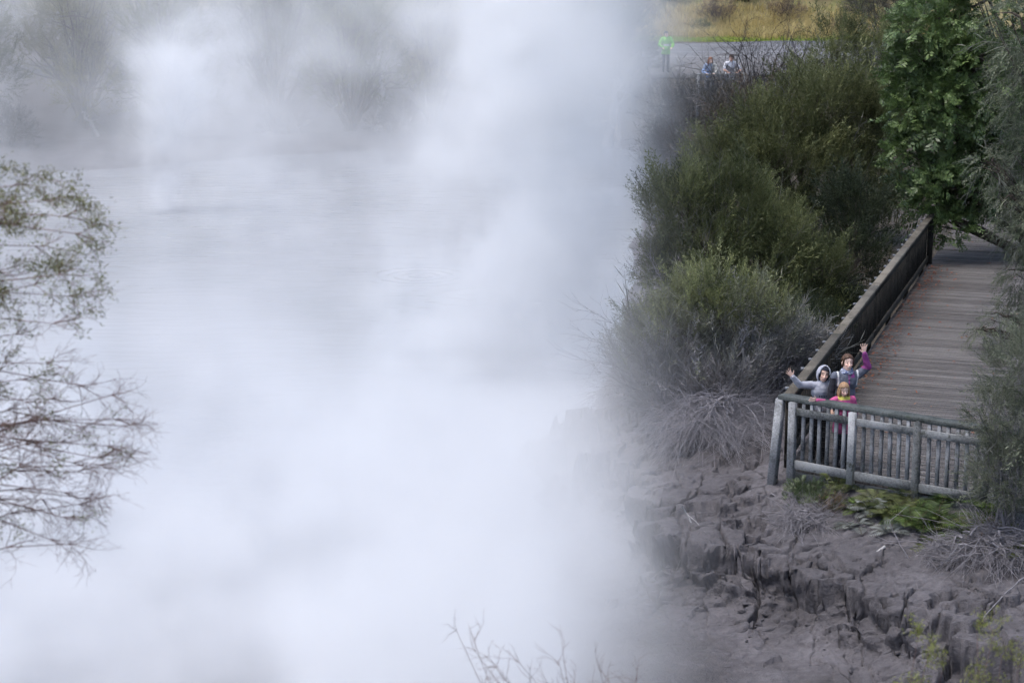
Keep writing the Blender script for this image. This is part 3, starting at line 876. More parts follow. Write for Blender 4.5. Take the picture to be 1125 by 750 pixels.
ferns += [(918, 532, .34, FERN_Y, 'olive fern against the lower rail of the first bay'), (996, 536, .36, FERN_Y, 'dull green fern pressed against the lower rail of the middle bay'), (1036, 546, .36, FERN_G, 'dark fern against the lower rail of the third bay'),
          (1012, 584, .38, FERN_G, 'green fern drooping toward the fuzzy dead clump'), (1062, 582, .40, FERN_G, 'broad green fern between the root tangle and the third bay'), (1040, 600, .32, FERN_G, 'lowest green fern on the edge above the fuzzy dead clump'),
          (970, 566, .36, FERN_Y, 'spreading yellow-olive fern in the middle of the fern bed'), (1086, 560, .38, FERN_G, 'dark fern under the loose grey-green shrub'), (1110, 600, .36, FERN_Y, 'faded fern at the right edge of the picture'), (940, 572, .28, FERN_S, 'silver-grey fern on the bare mud below the first bay')]
for i, (px, py, L, pal, lab) in enumerate(ferns):
    q = gp(px, py+8, -.3, 0)
    V, Q, T = fern_mesh(17, L*1.3, 60+i, pal)
    o = np_mesh('fern', V, Q, None, M['fern'], None, False, T); o.location = q
    tag(o, lab, 'fern', 'ferns growing under the near fence')
def tuft(label, px, py, R, Hh, n, size, pal, seed, **kw):
    q = gp(px, py, -.3, 0)
    return shrub('low_shrub', label, 'shrub', q[0], q[1], lobes_round(R, Hh, 5, seed), n, size, pal, seed=seed, trunk_r=.012, stems=3, z=q[2], **kw)
tuft('leafy green tuft in front of the leaning corner post', 888, 545, .34, .42, 260, .11, [(.04, .06, .025), (.07, .095, .045), (.12, .14, .08)], 80, kind='broad', mat='broad', up=.3)
tuft('brownish dry tuft below the pale post, beside the dark fern', 912, 566, .26, .22, 160, .10, BROWN, 81, dead=.4)
tuft('dry brown undergrowth at the right end of the fern bed', 1090, 598, .38, .25, 220, .12, BROWN, 82, dead=.5)

# ------------------------------------------------------------------ shrubs at the lookout, close to the lens
def near_branches(name, label, cat, root, ends, r, seed, leafy=None, twmat='twig', depth=2, tl=.34, split=3, pal=OLIVE, grav=0., sag=0.15, keep=1.):
    rng = np.random.default_rng(seed)
    t = empty(name, root); tag(t, label, cat)
    st = MB(); tw = MB(); lf = []
    for e in ends:
        e = np.array(e)-np.array(root); s = np.array([rng.normal()*.03, rng.normal()*.03, -.1])
        m = 9; tt = np.linspace(0, 1, m)[:, None]
        mid = np.array([s[0]-.25 if sag > .1 else s[0]*.5+e[0]*.5, s[1]*.5+e[1]*.5, e[2]*(1. if sag > .1 else .6)+sag*2+(rng.normal()*.22 if sag > .1 else 0)])
        pts = (1-tt)**2*s + 2*tt*(1-tt)*mid + tt*tt*e + rng.normal(size=(m, 3))*.02
        st.tube(pts, np.linspace(r, r*.18, m), 6)
        for i in range(3, m):
            for _ in range(4 if sag > .1 else 3):
                L = []
                twig_tree(tw, pts[i], (pts[i]-pts[i-1])*3 + rng.normal(size=3)*.35, tl*rng.uniform(.6, 1.1), r*.2, depth, rng, grav, .35, split, 4, .55, L)
                if leafy is not None and leafy(pts[i]+np.array(root)): lf += L
    st.build('branch', M[twmat], t, True); tw.build('side_twigs', M[twmat], t)  # second mesh holds the side twigs of the branches, leaves are built apart
    if lf:
        lf = [q for q in lf if rng.random() < keep]
        pos = np.array([q[0] for q in lf]); d = unit(np.array([q[1] for q in lf]) + rng.normal(size=(len(lf), 3))*.5)
        k = len(pos)
        v = leaf_quads(np.repeat(pos, 3, 0) + rng.normal(size=(k*3, 3))*.014, unit(np.repeat(d, 3, 0)+rng.normal(size=(k*3, 3))*.6), unit(rng.normal(size=(k*3, 3))), rng.uniform(.013, .026, k*3), np.full(k*3, .0055))
        V = v.reshape(-1, 3)
        tint = np.repeat(pick(pal, rng.uniform(0, 1, k*3)), 4, 0)
        np_mesh('leaves', V, np.arange(len(V)).reshape(-1, 4), None, M['leaf'], t, False, tint)
    return t
ends = [PY(a-(26 if b < 400 else 4), b, y) for a, b, y in ((38, 200, 8.6), (70, 215, 8.9), (92, 235, 9.0), (100, 262, 8.7), (20, 240, 9.2), (60, 265, 9), (10, 205, 8.8), (95, 300, 8.6), (105, 325, 9.0), (60, 320, 8.8), (82, 352, 8.6),
        (40, 365, 9), (75, 395, 8.8), (20, 420, 8.7), (60, 440, 9), (125, 462, 8.7), (145, 470, 8.8), (110, 495, 9), (85, 505, 8.6), (60, 520, 8.8), (70, 565, 8.7), (50, 545, 9), (20, 510, 8.6), (100, 540, 8.8), (82, 590, 8.8), (118, 448, 8.8), (90, 470, 8.9), (128, 486, 8.7), (70, 480, 8.8), (95, 520, 8.9), (112, 515, 8.7), (55, 590, 8.8), (90, 560, 9), (40, 480, 8.9), (65, 540, 8.7), (30, 440, 8.8), (85, 420, 9), (25, 300, 9), (10, 350, 8.6), (5, 470, 8.6), (30, 555, 8.9))]
rx, ry = -3.3, 9.2
near_branches('twiggy_shrub', 'thin twiggy shrub with sparse green tips, close up at the left edge', 'shrub', (rx, ry, hz(rx, ry)), ends, .010, 91, leafy=lambda p: random.random() < min(1, max(.03, (p[2]-5.75)/.9)), depth=2, tl=.135, split=4, pal=[(.12, .125, .055), (.175, .18, .08), (.25, .25, .12)], keep=.36)
ends = [PY(a, b+14, y) for a, b, y in ((503, 688, 9), (515, 695, 9.1), (530, 702, 9.2), (548, 716, 9), (562, 724, 9), (585, 733, 9.1), (600, 738, 9.1), (618, 706, 8.9), (632, 735, 9), (650, 742, 9), (690, 738, 9.2), (660, 722, 9.1), (575, 716, 9.1), (540, 704, 8.9), (612, 722, 9), (672, 735, 9), (705, 742, 9.1))]
near_branches('dry_twigs', 'faint reddish dry twigs poking up at the bottom edge over the mud', 'twigs', (.72, 8.9, hz(.72, 8.9)), ends, .0055, 92, depth=1, tl=.11, split=2, sag=0)
for i, (px, tops, lab) in enumerate(((1022, (708, 722, 735), 'short yellow-green shoots at the bottom edge right of the mud flat'), (1090, (690, 702, 720, 735), 'taller yellow-green shoots close up in the bottom right corner'))):
    ends = [PY(px+(j-1)*14, tp, 9) for j, tp in enumerate(tops)]
    x0 = ends[0].x+.02; near_branches('leafy_shoots', lab, 'plant', (x0, 9., hz(x0, 9.)), ends, .006, 93+i, leafy=lambda p: True, depth=1, tl=.08, split=2, pal=[(.12, .14, .03), (.18, .20, .05), (.24, .25, .08)], sag=0)

# ------------------------------------------------------------------ trees and dead trunks on the far bank
protos = []
FARP = [[(.065, .078, .022), (.115, .13, .038), (.18, .20, .06)], [(.048, .058, .018), (.085, .098, .028), (.145, .158, .05)], [(.095, .094, .03), (.15, .145, .048), (.20, .19, .075)]]
spots = [(-25, 86, 1.05, 0), (-21.2, 83, .95, 1), (-17.5, 87, 1.1, 2), (-13.8, 85.5, .9, 0), (-10, 89, 1.15, 1), (-6.5, 88, .95, 0), (-3.2, 91, 1.1, 2), (-.2, 89.5, .9, 1), (2.4, 93, 1.0, 0), (-28.5, 91, 1.2, 2), (-15.6, 94, 1.3, 1), (-8, 96, 1.3, 0), (4.6, 96, .8, 1), (-23, 95, 1.3, 0), (-1.5, 98, 1.2, 2)]
words = ['dark tree at the far left of the steaming far bank', 'dense dark tree second from left on the far bank', 'olive brown tree third along the far bank, behind the left plume', 'steam-veiled tree just right of the left plume',
         'tall dim tree in the middle of the far bank', 'grey-green tree above the pale mound on the far bank', 'yellowish tree left of the main steam column on the far bank', 'dim tree hidden behind the main steam column', 'pale veiled tree right of the main steam column',
         'tree rising at the extreme left behind the front row', 'tall tree of the back row behind the left plume', 'tall tree of the back row at the centre of the far bank', 'small tree nearest the lime jacket person', 'back row tree behind the dense dark one', 'back row tree behind the main steam column']
for i, (x, y, s, k) in enumerate(spots):
    lab = words[i]; gr = 'trees along the far bank'
    if k == len(protos) or (len(protos) <= k):
        while len(protos) <= k:
            j = len(protos)
            lb = [(lx, ly, lz, r1, r2, r3) for lx, ly, lz, r1, r2, r3 in lobes_round(2.5, 7.2, 15, 100+j, .3)]
            protos.append(shrub('tree', lab, 'tree', 0, 0, lb, 2000, .5, FARP[j], seed=110+j, up=.5, stems=2, trunk_r=.12, dead=.03, group=gr, z=0))
        t = protos[k]
    else:
        t = copy_thing(protos[k], (0, 0, 0), 0, (1, 1, 1), lab, gr)
    t['label'] = lab; t['group'] = gr
    y -= 5.6 if y < 93 else 6.5; t.location = (x, y, hz(x, y)-.15); t.rotation_euler = (0, 0, i*1.3); t.scale = (s, s, s*(1+.1*math.sin(i*2)))
# lime-jacket side shrubs and low growth at the water's edge on the far bank
lows = [(-19.5, 79.5, .8), (-14.2, 80.5, .6), (-9.2, 84, .7), (-4.8, 85, .75), (-1.2, 85.5, .6), (2.6, 85.6, .7), (6.3, 80.5, .8), (-23.5, 79.2, .9)]
lw = ['low dim bush at the foot of the far left trees', 'small dim bush beside the left plume on the far shore', 'low bush above the centre of the far shore', 'low bush near the pale mound on the far shore', 'tiny bush left of the main column on the far shore', 'low bush at the right end of the far shore', 'bush on the bank below the lime jacket person', 'low bush at the extreme left of the far shore']
lp = None
for i, (x, y, s) in enumerate(lows):
    if lp is None:
        lp = shrub('shrub', lw[0], 'shrub', 0, 0, lobes_round(1.7, 2.2, 8, 130), 600, .5, DUSK, seed=131, up=.4, stems=3, dead=.4, group='low bushes on the far shore', z=0); t = lp
    else: t = copy_thing(lp, (0, 0, 0), 0, (1, 1, 1), lw[i], 'low bushes on the far shore')
    y -= 2.3; t.location = (x, y, hz(x, y)-.1); t.rotation_euler = (0, 0, i*1.9); t.scale = (s, s, s)

def dead_trunk(label, px, py, y, h, r, lean, seed):
    q = PY(px, py, y); rng = np.random.default_rng(seed)
    t = empty('dead_tree', (q.x, y, hz(q.x, y))); tag(t, label, 'dead tree')
    m = 8; tt = np.linspace(0, 1, m)[:, None]
    pts = np.array([0, 0, -.2]) + tt*np.array([lean[0], lean[1], h+.2]) + rng.normal(size=(m, 3))*.05
    a = MB(); a.tube(pts, np.linspace(r*1.5, r*.5, m), 8); a.build('trunk', M['driftwood'], t, True)
    b = MB()
    for i in range(3, m):
        twig_tree(b, pts[i], np.array([rng.normal(), rng.normal(), .6]), h*.28, r*.4, 1, rng, 0, .3, 2, 5)
    b.build('branch', M['driftwood'], t, True)
dead_trunk('thick bleached dead trunk on the far bank, left of the leaning log', 668, 165, 81.1, 2.6, .16, (.3, 0), 1)
dead_trunk('thin bleached trunk beside the thick one on the far bank', 682, 168, 80.6, 2.0, .10, (-.2, 0), 2)
dead_trunk('leaning bleached trunk right of the thick one on the far bank', 700, 160, 80.6, 1.6, .09, (1.0, 0), 3)
dead_trunk('pale dead trunk in the middle of the far bank behind steam', 415, 150, 82.6, 2.4, .13, (.2, 0), 4)
dead_trunk('slim dead trunk behind steam beside the pale mound', 385, 152, 82.6, 2.0, .09, (-.4, 0), 5)
dead_trunk('short grey stump at the left end of the far shore', 6, 165, 80, 1.1, .10, (.3, 0), 6)
dead_trunk('crooked grey stump beside the short one at the left', 112, 165, 80, 1.0, .08, (-.6, 0), 7)

# ------------------------------------------------------------------ hillside behind the car park
hp = []
HP = [[(.06, .075, .025), (.10, .115, .04), (.16, .17, .06)], [(.10, .075, .055), (.16, .115, .08), (.22, .165, .11)], [(.06, .075, .022), (.10, .12, .035), (.16, .17, .05)]]
hs = [(7.2, 118, 1, 1), (9.2, 120.5, 1.1, 0), (11.5, 117.5, .9, 1), (13.5, 120, 1.1, 2), (15.6, 117.8, .9, 1), (17.6, 121, 1.2, 0), (19.8, 118.5, 1, 2), (22, 121, 1.2, 0), (8, 124, 1.2, 2), (12.3, 124.5, 1.2, 0), (16.4, 125, 1.2, 1), (20.5, 126, 1.3, 0), (24.5, 122, 1.2, 2), (5.5, 121.5, 1.3, 0), (10.6, 115.6, .55, 0), (18.4, 115.5, .6, 1)]
hw = ['reddish bush at the left end of the hillside', 'green bush second from left on the hillside', 'reddish brown bush above the dry grass, left of centre', 'yellow-green bush in the middle of the hillside', 'brown bush right of the yellow-green one', 'dark green bush at right centre of the hillside', 'yellow-green bush toward the right of the hillside', 'dark bush at the right end of the hillside',
      'yellow-green bush in the back row at left', 'green bush in the back row behind the brown one', 'reddish bush in the back row right of centre', 'green bush in the back row at the right', 'pale bush at the extreme right of the hillside', 'big green bush above the lime jacket person', 'small green bush in the dry grass', 'small brown bush at the right of the dry grass']
for i, (x, y, s, k) in enumerate(hs):
    gr = 'bushes on the hillside beyond the car park'
    while len(hp) < 3:
        j = len(hp)
        hp.append([shrub('bush', 'x', 'bush', 0, 0, lobes_round(1.45, 1.7, 8, 140+j), 520, .36, HP[j], seed=150+j, up=.5, stems=3, dead=.15, group=gr, z=0), False])
    if not hp[k][1]: t = hp[k][0]; hp[k][1] = True
    else: t = copy_thing(hp[k][0], (0, 0, 0), 0, (1, 1, 1), hw[i], gr)
    t['label'] = hw[i]
    y -= 3.6; t.location = (x, y, hz(x, y)-.1); t.rotation_euler = (0, 0, i*1.7); t.scale = (s, s, s*.9)

def blades(name, label, n, xr, yr, hgt, wid, pal, seed, keep=None):
    rng = np.random.default_rng(seed)
    x = rng.uniform(*xr, n); y = rng.uniform(*yr, n)
    cl = fbm(x*.5, y*.9, 3, seed)
    k = rng.random(n) < np.clip(.55+cl*1.6, .1, 1)
    if keep is not None: k &= keep(x, y)
    x, y, cl = x[k], y[k], cl[k]; z = H(x, y, False); m = len(x)
    h = hgt*rng.uniform(.5, 1.2, m)*(1+cl); a = rng.uniform(0, 6.28, m); ln = rng.normal(size=(m, 2))*.28*h[:, None]
    w_ = wid*rng.uniform(.6, 1.3, m)
    b = np.stack([x, y, z-.03], -1); sx = np.stack([np.cos(a)*w_, np.sin(a)*w_, np.zeros(m)], -1)
    mid = b + np.stack([ln[:, 0]*.35, ln[:, 1]*.35, h*.6], -1); tip = b + np.stack([ln[:, 0], ln[:, 1], h], -1)
    V = np.stack([b-sx, b+sx, mid+sx*.7, tip, mid-sx*.7], 1).reshape(-1, 3)
    i0 = np.arange(m)*5
    Q = np.stack([i0, i0+1, i0+2, i0+4], -1); T = np.stack([i0+4, i0+2, i0+3], -1)
    tint = np.repeat(pick(pal, .5+cl*1.2+rng.normal(size=m)*.2), 5, 0)
    o = np_mesh(name, V, Q, T, M['grass'], None, False, tint)
    return tag(o, label, 'grass', kind='stuff')
blades('dry_grass', 'tall straw-coloured dry grass on the slope beyond the car park', 26000, (4.5, 25), (109.0, 115.5), .55, .018, [(.32, .26, .10), (.46, .37, .16), (.56, .47, .24)], 161)
blades('green_grass', 'strip of short bright green grass along the car park edge', 16000, (5.5, 25), (107.0, 110.4), .18, .018, [(.17, .24, .035), (.26, .34, .05), (.36, .42, .10)], 162)
blades('undergrowth', 'dark low undergrowth below the shrubs beside the boardwalk', 9000, (3.4, 11), (31.5, 64), .35, .02, [(.03, .034, .016), (.05, .05, .025), (.08, .07, .04)], 163, keep=lambda x, y: (x > 3.9+.045*(y-32)) & (x < 4.0+.325*(y-28.1)-.35))

# ------------------------------------------------------------------ loose mud
def lumps(n, seed, spots, smin, smax):
    rng = np.random.default_rng(seed); mb = MB()
    bm = __import__('bmesh').new(); __import__('bmesh').ops.create_icosphere(bm, subdivisions=2, radius=1)
    V0 = np.array([v.co[:] for v in bm.verts]); F0 = np.array([[v.index for v in f_.verts] for f_ in bm.faces]); bm.free()
    for k in range(n):
        x, y = spots(rng); s = smin*(smax/smin)**(rng.random()**2)
        # cut flat faces so that it reads as a broken clod
        V = V0.copy()
        for _ in range(12):
            nn = unit(rng.normal(size=3)); dd = rng.uniform(.32, .72); h = V@nn
            V -= np.maximum(h-dd, 0)[:, None]*nn
        V *= np.array([1, rng.uniform(.7, 1.1), rng.uniform(.55, .85)])*s
        V += fbm(V0[:, 0]*2+k, V0[:, 1]*2+V0[:, 2], 3, 5)[:, None]*V0*.12*s
        a = rng.uniform(0, 6.28); V[:, :2] = V[:, :2]@np.array([[math.cos(a), math.sin(a)], [-math.sin(a), math.cos(a)]])
        mb.add(V+np.array([x, y, hz(x, y)+s*.18]), (), F0)
    return mb
SC = np.array(SCARP[2:15])
def along(rng):
    i = rng.integers(0, len(SC)-1); p = SC[i]+(SC[i+1]-SC[i])*rng.random(); nrm = np.array([-(SC[i+1]-SC[i])[1], (SC[i+1]-SC[i])[0]]); nrm /= np.linalg.norm(nrm)
    o = -(.15+abs(rng.normal())*.42) if rng.random() < .8 else rng.uniform(0, 1.2)
    return p[0]+nrm[0]*o, p[1]+nrm[1]*o
o = lumps(330, 301, along, .012, .085).build('mud_rubble', M['ground']); tag(o, 'crumbled grey mud lumps strewn below the broken bank edge', 'rubble', kind='stuff')
for i, (px, py, s, lab) in enumerate(((690, 522, .20, 'cracked mud slab at the top left end of the bank, nearest the dead twigs'), (708, 534, .19, 'second cracked mud slab from the top left end of the bank'), (716, 556, .15, 'small mud block in the long crack on the left of the bank'),
        (1006, 690, .26, 'pale pointed mud boulder at the foot of the bank on the right'), (1090, 664, .18, 'grey mud block under the long straight stick'), (905, 672, .17, 'mud block fallen below the tall scarp in the middle'))):
    q = gp(px, py, -.9, 0)
    mb = lumps(1, 310+i, lambda r: (0., 0.), s, s)
    V = np.concatenate(mb.V); V -= V.mean(0)
    o = np_mesh('mud_block', V, None, np.concatenate(mb.T), M['ground']); o.location = (q[0], q[1], q[2]+s*.15)
    tag(o, lab, 'mud block', 'mud blocks broken off the bank')
# ------------------------------------------------------------------ boardwalk and its fences
C0 = Vector((4.01, 28.10, 0)); RD = Vector((.309, .951, 0)).normalized(); RN = Vector((RD.y, -RD.x, 0))
FD = Vector((.802, -.597, 0)).normalized(); FN = Vector((-FD.y, FD.x, 0))      # FN points inward (away from the lens)
if FN.dot(RD) < 0: FN = -FN
WALKW, WALKL = 3.7, 26.0

def deck():
    t = empty('boardwalk', C0); tag(t, 'grey plank boardwalk running from the near fence up under the trees', 'boardwalk')
    rng = np.random.default_rng(201)
    mb = MB(); bw = .145; s = -2.4
    def clip(poly, f):
        out = []
        for i in range(len(poly)):
            a, b = poly[i], poly[(i+1) % len(poly)]; fa, fb = f(a), f(b)
            if fa >= 0: out.append(a)
            if (fa >= 0) != (fb >= 0): out.append(a.lerp(b, fa/(fa-fb)))
        return out
    while s < WALKL:
        g = .012 + rng.uniform(0, .008)
        q = [RD*s + RN*.02, RD*s + RN*WALKW, RD*(s+bw-g) + RN*WALKW, RD*(s+bw-g) + RN*.02]
        q = clip(q, lambda p: p.dot(FN) - .06)
        if len(q) >= 3:
            dz = rng.normal()*.004; k = len(q)
            V = [(p.x, p.y, dz) for p in q] + [(p.x, p.y, dz-.035) for p in q]
            T = [(0, i, i+1) for i in range(1, k-1)]
            Q = [(i, k+i, k+(i+1) % k, (i+1) % k) for i in range(k)]
            mb.add(V, Q, T)
        s += bw
    m, nt, b = newmat('deck_boards_with_mesh')
    tc = nt.nodes.new('ShaderNodeTexCoord').outputs['Object']
    mp = nt.nodes.new('ShaderNodeMapping'); mp.inputs['Rotation'].default_value = (0, 0, math.atan2(RN.y, RN.x)*-1)
    nt.links.new(tc, mp.inputs[0])
    st = nt.nodes.new('ShaderNodeMapping'); st.inputs['Scale'].default_value = (1.2, 9, 1); nt.links.new(mp.outputs[0], st.inputs[0])
    n1 = noise(nt, st.outputs[0], 2.2, 5, .65); n2 = noise(nt, tc, .8, 4); n3 = noise(nt, st.outputs[0], 9, 3)
    sx = nt.nodes.new('ShaderNodeSeparateXYZ'); nt.links.new(mp.outputs[0], sx.inputs[0])
    wn = nt.nodes.new('ShaderNodeTexWhiteNoise'); wn.noise_dimensions = '1D'
    nt.links.new(smath(nt, 'FLOOR', smath(nt, 'DIVIDE', smath(nt, 'ADD', sx.outputs[1], 2.4), .145)), wn.inputs['W'])
    v = smath(nt, 'ADD', smath(nt, 'MULTIPLY', n1, .5), smath(nt, 'MULTIPLY', n2, .25))
    v = smath(nt, 'ADD', v, smath(nt, 'MULTIPLY', wn.outputs['Value'], .25))
    c = ramp(nt, v, [(.33, (.070, .065, .065)), (.52, (.118, .111, .110)), (.70, (.168, .160, .158))])
    # chicken wire stapled over the boards
    br = nt.nodes.new('ShaderNodeTexBrick'); nt.links.new(mp.outputs[0], br.inputs['Vector'])
    br.inputs['Scale'].default_value = 1; br.inputs['Brick Width'].default_value = .13; br.inputs['Row Height'].default_value = .0725
    br.inputs['Mortar Size'].default_value = .007; br.inputs['Mortar Smooth'].default_value = .3
    nearw = mrange(nt, sx.outputs[1], 7.0, 2.0)
    c = mixc(nt, smath(nt, 'MULTIPLY', br.outputs['Fac'], smath(nt, 'ADD', .3, smath(nt, 'MULTIPLY', nearw, .4))), c, (.05, .046, .043))
    nt.links.new(c, b.inputs['Base Color']); b.inputs['Roughness'].default_value = .85; b.inputs['Specular IOR Level'].default_value = .25
    bump(nt, b, smath(nt, 'ADD', n3, br.outputs['Fac']), .4, .006)
    mb.build('deck', m, t)
    f = MB()
    a = FN*.035 + FD*.1; f.bar(a+Vector((0, 0, -.12)), a+FD*3.75+Vector((0, 0, -.12)), .05, .16)
    f.build('fascia', M['rail'], t)
    j = MB()
    for k in range(4):
        o = RN*(.25+k*1.06); s0 = max(.15, -o.dot(FN)/RD.dot(FN)+.2)
        j.bar(o+RD*s0+Vector((0, 0, -.115)), o+RD*WALKL+Vector((0, 0, -.115)), .07, .15)
    j.build('joists', M['picket'], t)
    for k in range(7):
        for u in (.3, 3.4):
            p = C0 + RN*u + RD*(1.6+k*4); z = hz(p.x, p.y)
            q = MB(); q.bar(p-C0+Vector((0, 0, -.19)), p-C0+Vector((0, 0, min(z-.3, -.6))), .12, .12, (1, 0, 0)); q.build('pile', M['picket'], t)
    return t
deck()

def leaves_on_deck():
    rng = np.random.default_rng(205); n = 900
    s = rng.uniform(5, 18, n); u = np.abs(rng.normal(size=n))*.28+.08
    k = rng.random(n) < .16; u[k] = rng.uniform(.1, 3.2, k.sum()); s[k] = rng.uniform(1, 22, k.sum())
    p = np.array(C0)[None]+np.array(RD)[None]*s[:, None]+np.array(RN)[None]*u[:, None]; p[:, 2] = .012+rng.uniform(0, .015, n)
    d = unit(np.stack([rng.normal(size=n), rng.normal(size=n), rng.normal(size=n)*.15], -1))
    nr = unit(np.stack([rng.normal(size=n)*.3, rng.normal(size=n)*.3, np.ones(n)], -1))
    V = leaf_quads(p, d, nr, rng.uniform(.03, .08, n), rng.uniform(.02, .045, n)).reshape(-1, 3)
    tint = np.repeat(pick([(.10, .035, .022), (.19, .065, .038), (.22, .11, .06)], rng.random(n)), 4, 0)
    o = np_mesh('leaf_litter', V, np.arange(len(V)).reshape(-1, 4), None, M['litter'], None, False, tint)
    tag(o, 'rusty fallen leaves gathered along the left edge of the boardwalk', 'leaf litter', kind='stuff')
leaves_on_deck()

def part(mbf, name, mat, parent):
    mb = MB(); mbf(mb); return mb.build(name, M[mat], parent)

def near_fence():
    t = empty('wooden_fence', C0); tag(t, 'weathered grey wooden picket fence across the near end of the boardwalk', 'fence')
    up = Vector((0, 0, 1)); rng = random.Random(5)
    Lf = 3.7
    part(lambda b: b.bar(FD*-.12+up*1.068+FN*.02, FD*Lf+up*1.068+FN*.02, .20, .065), 'handrail', 'mossrail', t)
    posts = [(.14, 1.035, -.16, 'post', .105), (1.10, 1.03, -.02, 'post', .10), (2.10, 1.03, -.04, 'rail', .10), (3.12, 1.03, -.1, 'rail', .10)]
    # leaning corner post
    part(lambda b: b.bar(FD*-.10+up*1.04+FN*-.03, FD*-.19+up*-.27+FN*-.06, .115, .115, FN), 'post', 'post', t)
    for i, (s, zt, zb, m, w_) in enumerate(posts):
        if i in (2,):
            part(lambda b: b.tube([tuple(FD*s+up*zb-FN*.10), tuple(FD*s+up*.3-FN*.10), tuple(FD*s+up*zt-FN*.10), tuple(FD*s+up*(zt+.035)-FN*.10)], [.062, .06, .058, .005], 12), 'post', m, t)
        else:
            part(lambda b: b.bar(FD*s+up*zb-FN*.10, FD*s+up*zt-FN*.10, w_, .09, FN), 'post', m, t)
    for i in range(4):
        a = posts[i][0]; e = posts[i+1][0] if i < 3 else Lf
        a += .053; e -= .053
        dz = rng.uniform(-.008, .008)
        part(lambda b: b.bar(FD*a+up*(.905+dz)-FN*.098, FD*e+up*(.90-dz)-FN*.098, .04, .105), 'upper_rail', 'rail', t)
        part(lambda b: b.bar(FD*a+up*(.115+dz)-FN*.098, FD*e+up*(.112-dz)-FN*.098, .04, .13), 'lower_rail', 'rail', t)
        n = 6 if i < 3 else 3
        for k in range(n):
            s = a + (e-a)*(k+.75)/(n+.5)
            part(lambda b: b.bar(FD*(s+rng.uniform(-.004, .004))+up*.06-FN*.052, FD*(s+rng.uniform(-.006, .006))+up*1.046-FN*.052, .05, .042, FN), 'baluster', 'bal', t)
    # wire netting behind the pickets
    w = MB()
    for r_ in range(13):
        z = .05 + r_*.075
        w.bar(FD*.05+up*z-FN*.024, FD*Lf+up*z-FN*.024, .0035, .0045, up, .0005)
        for c_ in range(34):
            s = .1 + c_*.11 + (.055 if r_ % 2 else 0)
            if s < Lf and r_ < 12: w.bar(FD*s+up*z-FN*.0275, FD*s+up*(z+.075)-FN*.0275, .0035, .0035, FN, .0005)
    w.build('wire_netting', M['wire'], t)
near_fence()

def long_fence():
    t = empty('wooden_fence', C0); tag(t, 'long dark picket fence with brown handrail along the left of the boardwalk', 'fence')
    up = Vector((0, 0, 1)); Lr = 18.1
    n = 4
    for k in range(n):
        a = Lr*k/n + .005; e = Lr*(k+1)/n - .005
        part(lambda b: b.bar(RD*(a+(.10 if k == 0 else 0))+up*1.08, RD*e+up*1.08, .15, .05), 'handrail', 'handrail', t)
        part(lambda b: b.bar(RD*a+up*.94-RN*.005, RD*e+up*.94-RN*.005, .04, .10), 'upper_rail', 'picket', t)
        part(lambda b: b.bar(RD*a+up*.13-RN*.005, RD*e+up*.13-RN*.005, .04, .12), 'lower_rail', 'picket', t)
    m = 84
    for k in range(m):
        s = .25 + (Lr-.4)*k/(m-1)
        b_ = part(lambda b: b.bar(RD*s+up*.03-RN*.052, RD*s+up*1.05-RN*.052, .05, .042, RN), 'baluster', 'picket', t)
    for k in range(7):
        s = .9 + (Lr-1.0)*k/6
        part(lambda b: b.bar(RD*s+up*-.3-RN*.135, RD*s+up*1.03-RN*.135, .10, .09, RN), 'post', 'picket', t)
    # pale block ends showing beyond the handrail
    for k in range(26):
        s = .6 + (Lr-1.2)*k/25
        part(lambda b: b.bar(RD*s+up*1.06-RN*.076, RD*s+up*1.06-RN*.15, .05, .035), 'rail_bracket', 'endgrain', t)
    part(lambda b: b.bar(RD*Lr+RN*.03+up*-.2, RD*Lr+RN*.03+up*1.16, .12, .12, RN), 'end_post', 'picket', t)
long_fence()

def far_fence(name, label, p0, dr, Lf, n):
    t = empty(name, p0); tag(t, label, 'fence')
    d = Vector(dr).normalized(); up = Vector((0, 0, 1)); nn = Vector((-d.y, d.x, 0))
    part(lambda b: b.bar(up*1.06, d*Lf+up*1.06, .14, .06), 'handrail', 'rail', t)
    part(lambda b: b.bar(up*.9, d*Lf+up*.9, .04, .09), 'upper_rail', 'rail', t)
    part(lambda b: b.bar(up*.12, d*Lf+up*.12, .04, .11), 'lower_rail', 'rail', t)
    for k in range(n):
        part(lambda b: b.bar(d*(Lf*(k+.5)/n)+up*.05+nn*.045, d*(Lf*(k+.5)/n)+up*1.03+nn*.045, .055, .04, nn), 'baluster', 'bal', t)
    for s in (.05, Lf*.5, Lf-.05):
        part(lambda b: b.bar(d*s+up*-.6-nn*.09, d*s+up*1.03-nn*.09, .10, .10, nn), 'post', 'post', t)
def far_platform():
    t = empty('viewing_platform', (8.5, 74.0, 1.0)); tag(t, 'small far viewing platform under the leaning couple', 'platform')
    mb = MB()
    for k in range(20):
        mb.bar((-1.75, -.9+k*.15, 0), (1.75, -.9+k*.15, 0), .142, .04)
    mb.build('deck', M['deck'], t)
    for x in (-1.6, 1.6):
        for y in (-.8, 1.8):
            q = MB(); q.bar((x, y, -.02), (x, y, -1.6), .12, .12, (1, 0, 0)); q.build('pile', M['picket'], t)
far_platform()
far_fence('wooden_fence', 'small grey picket fence the far couple leans on', (6.75, 73.2, 1.02), (1, -.06, 0), 3.4, 16)
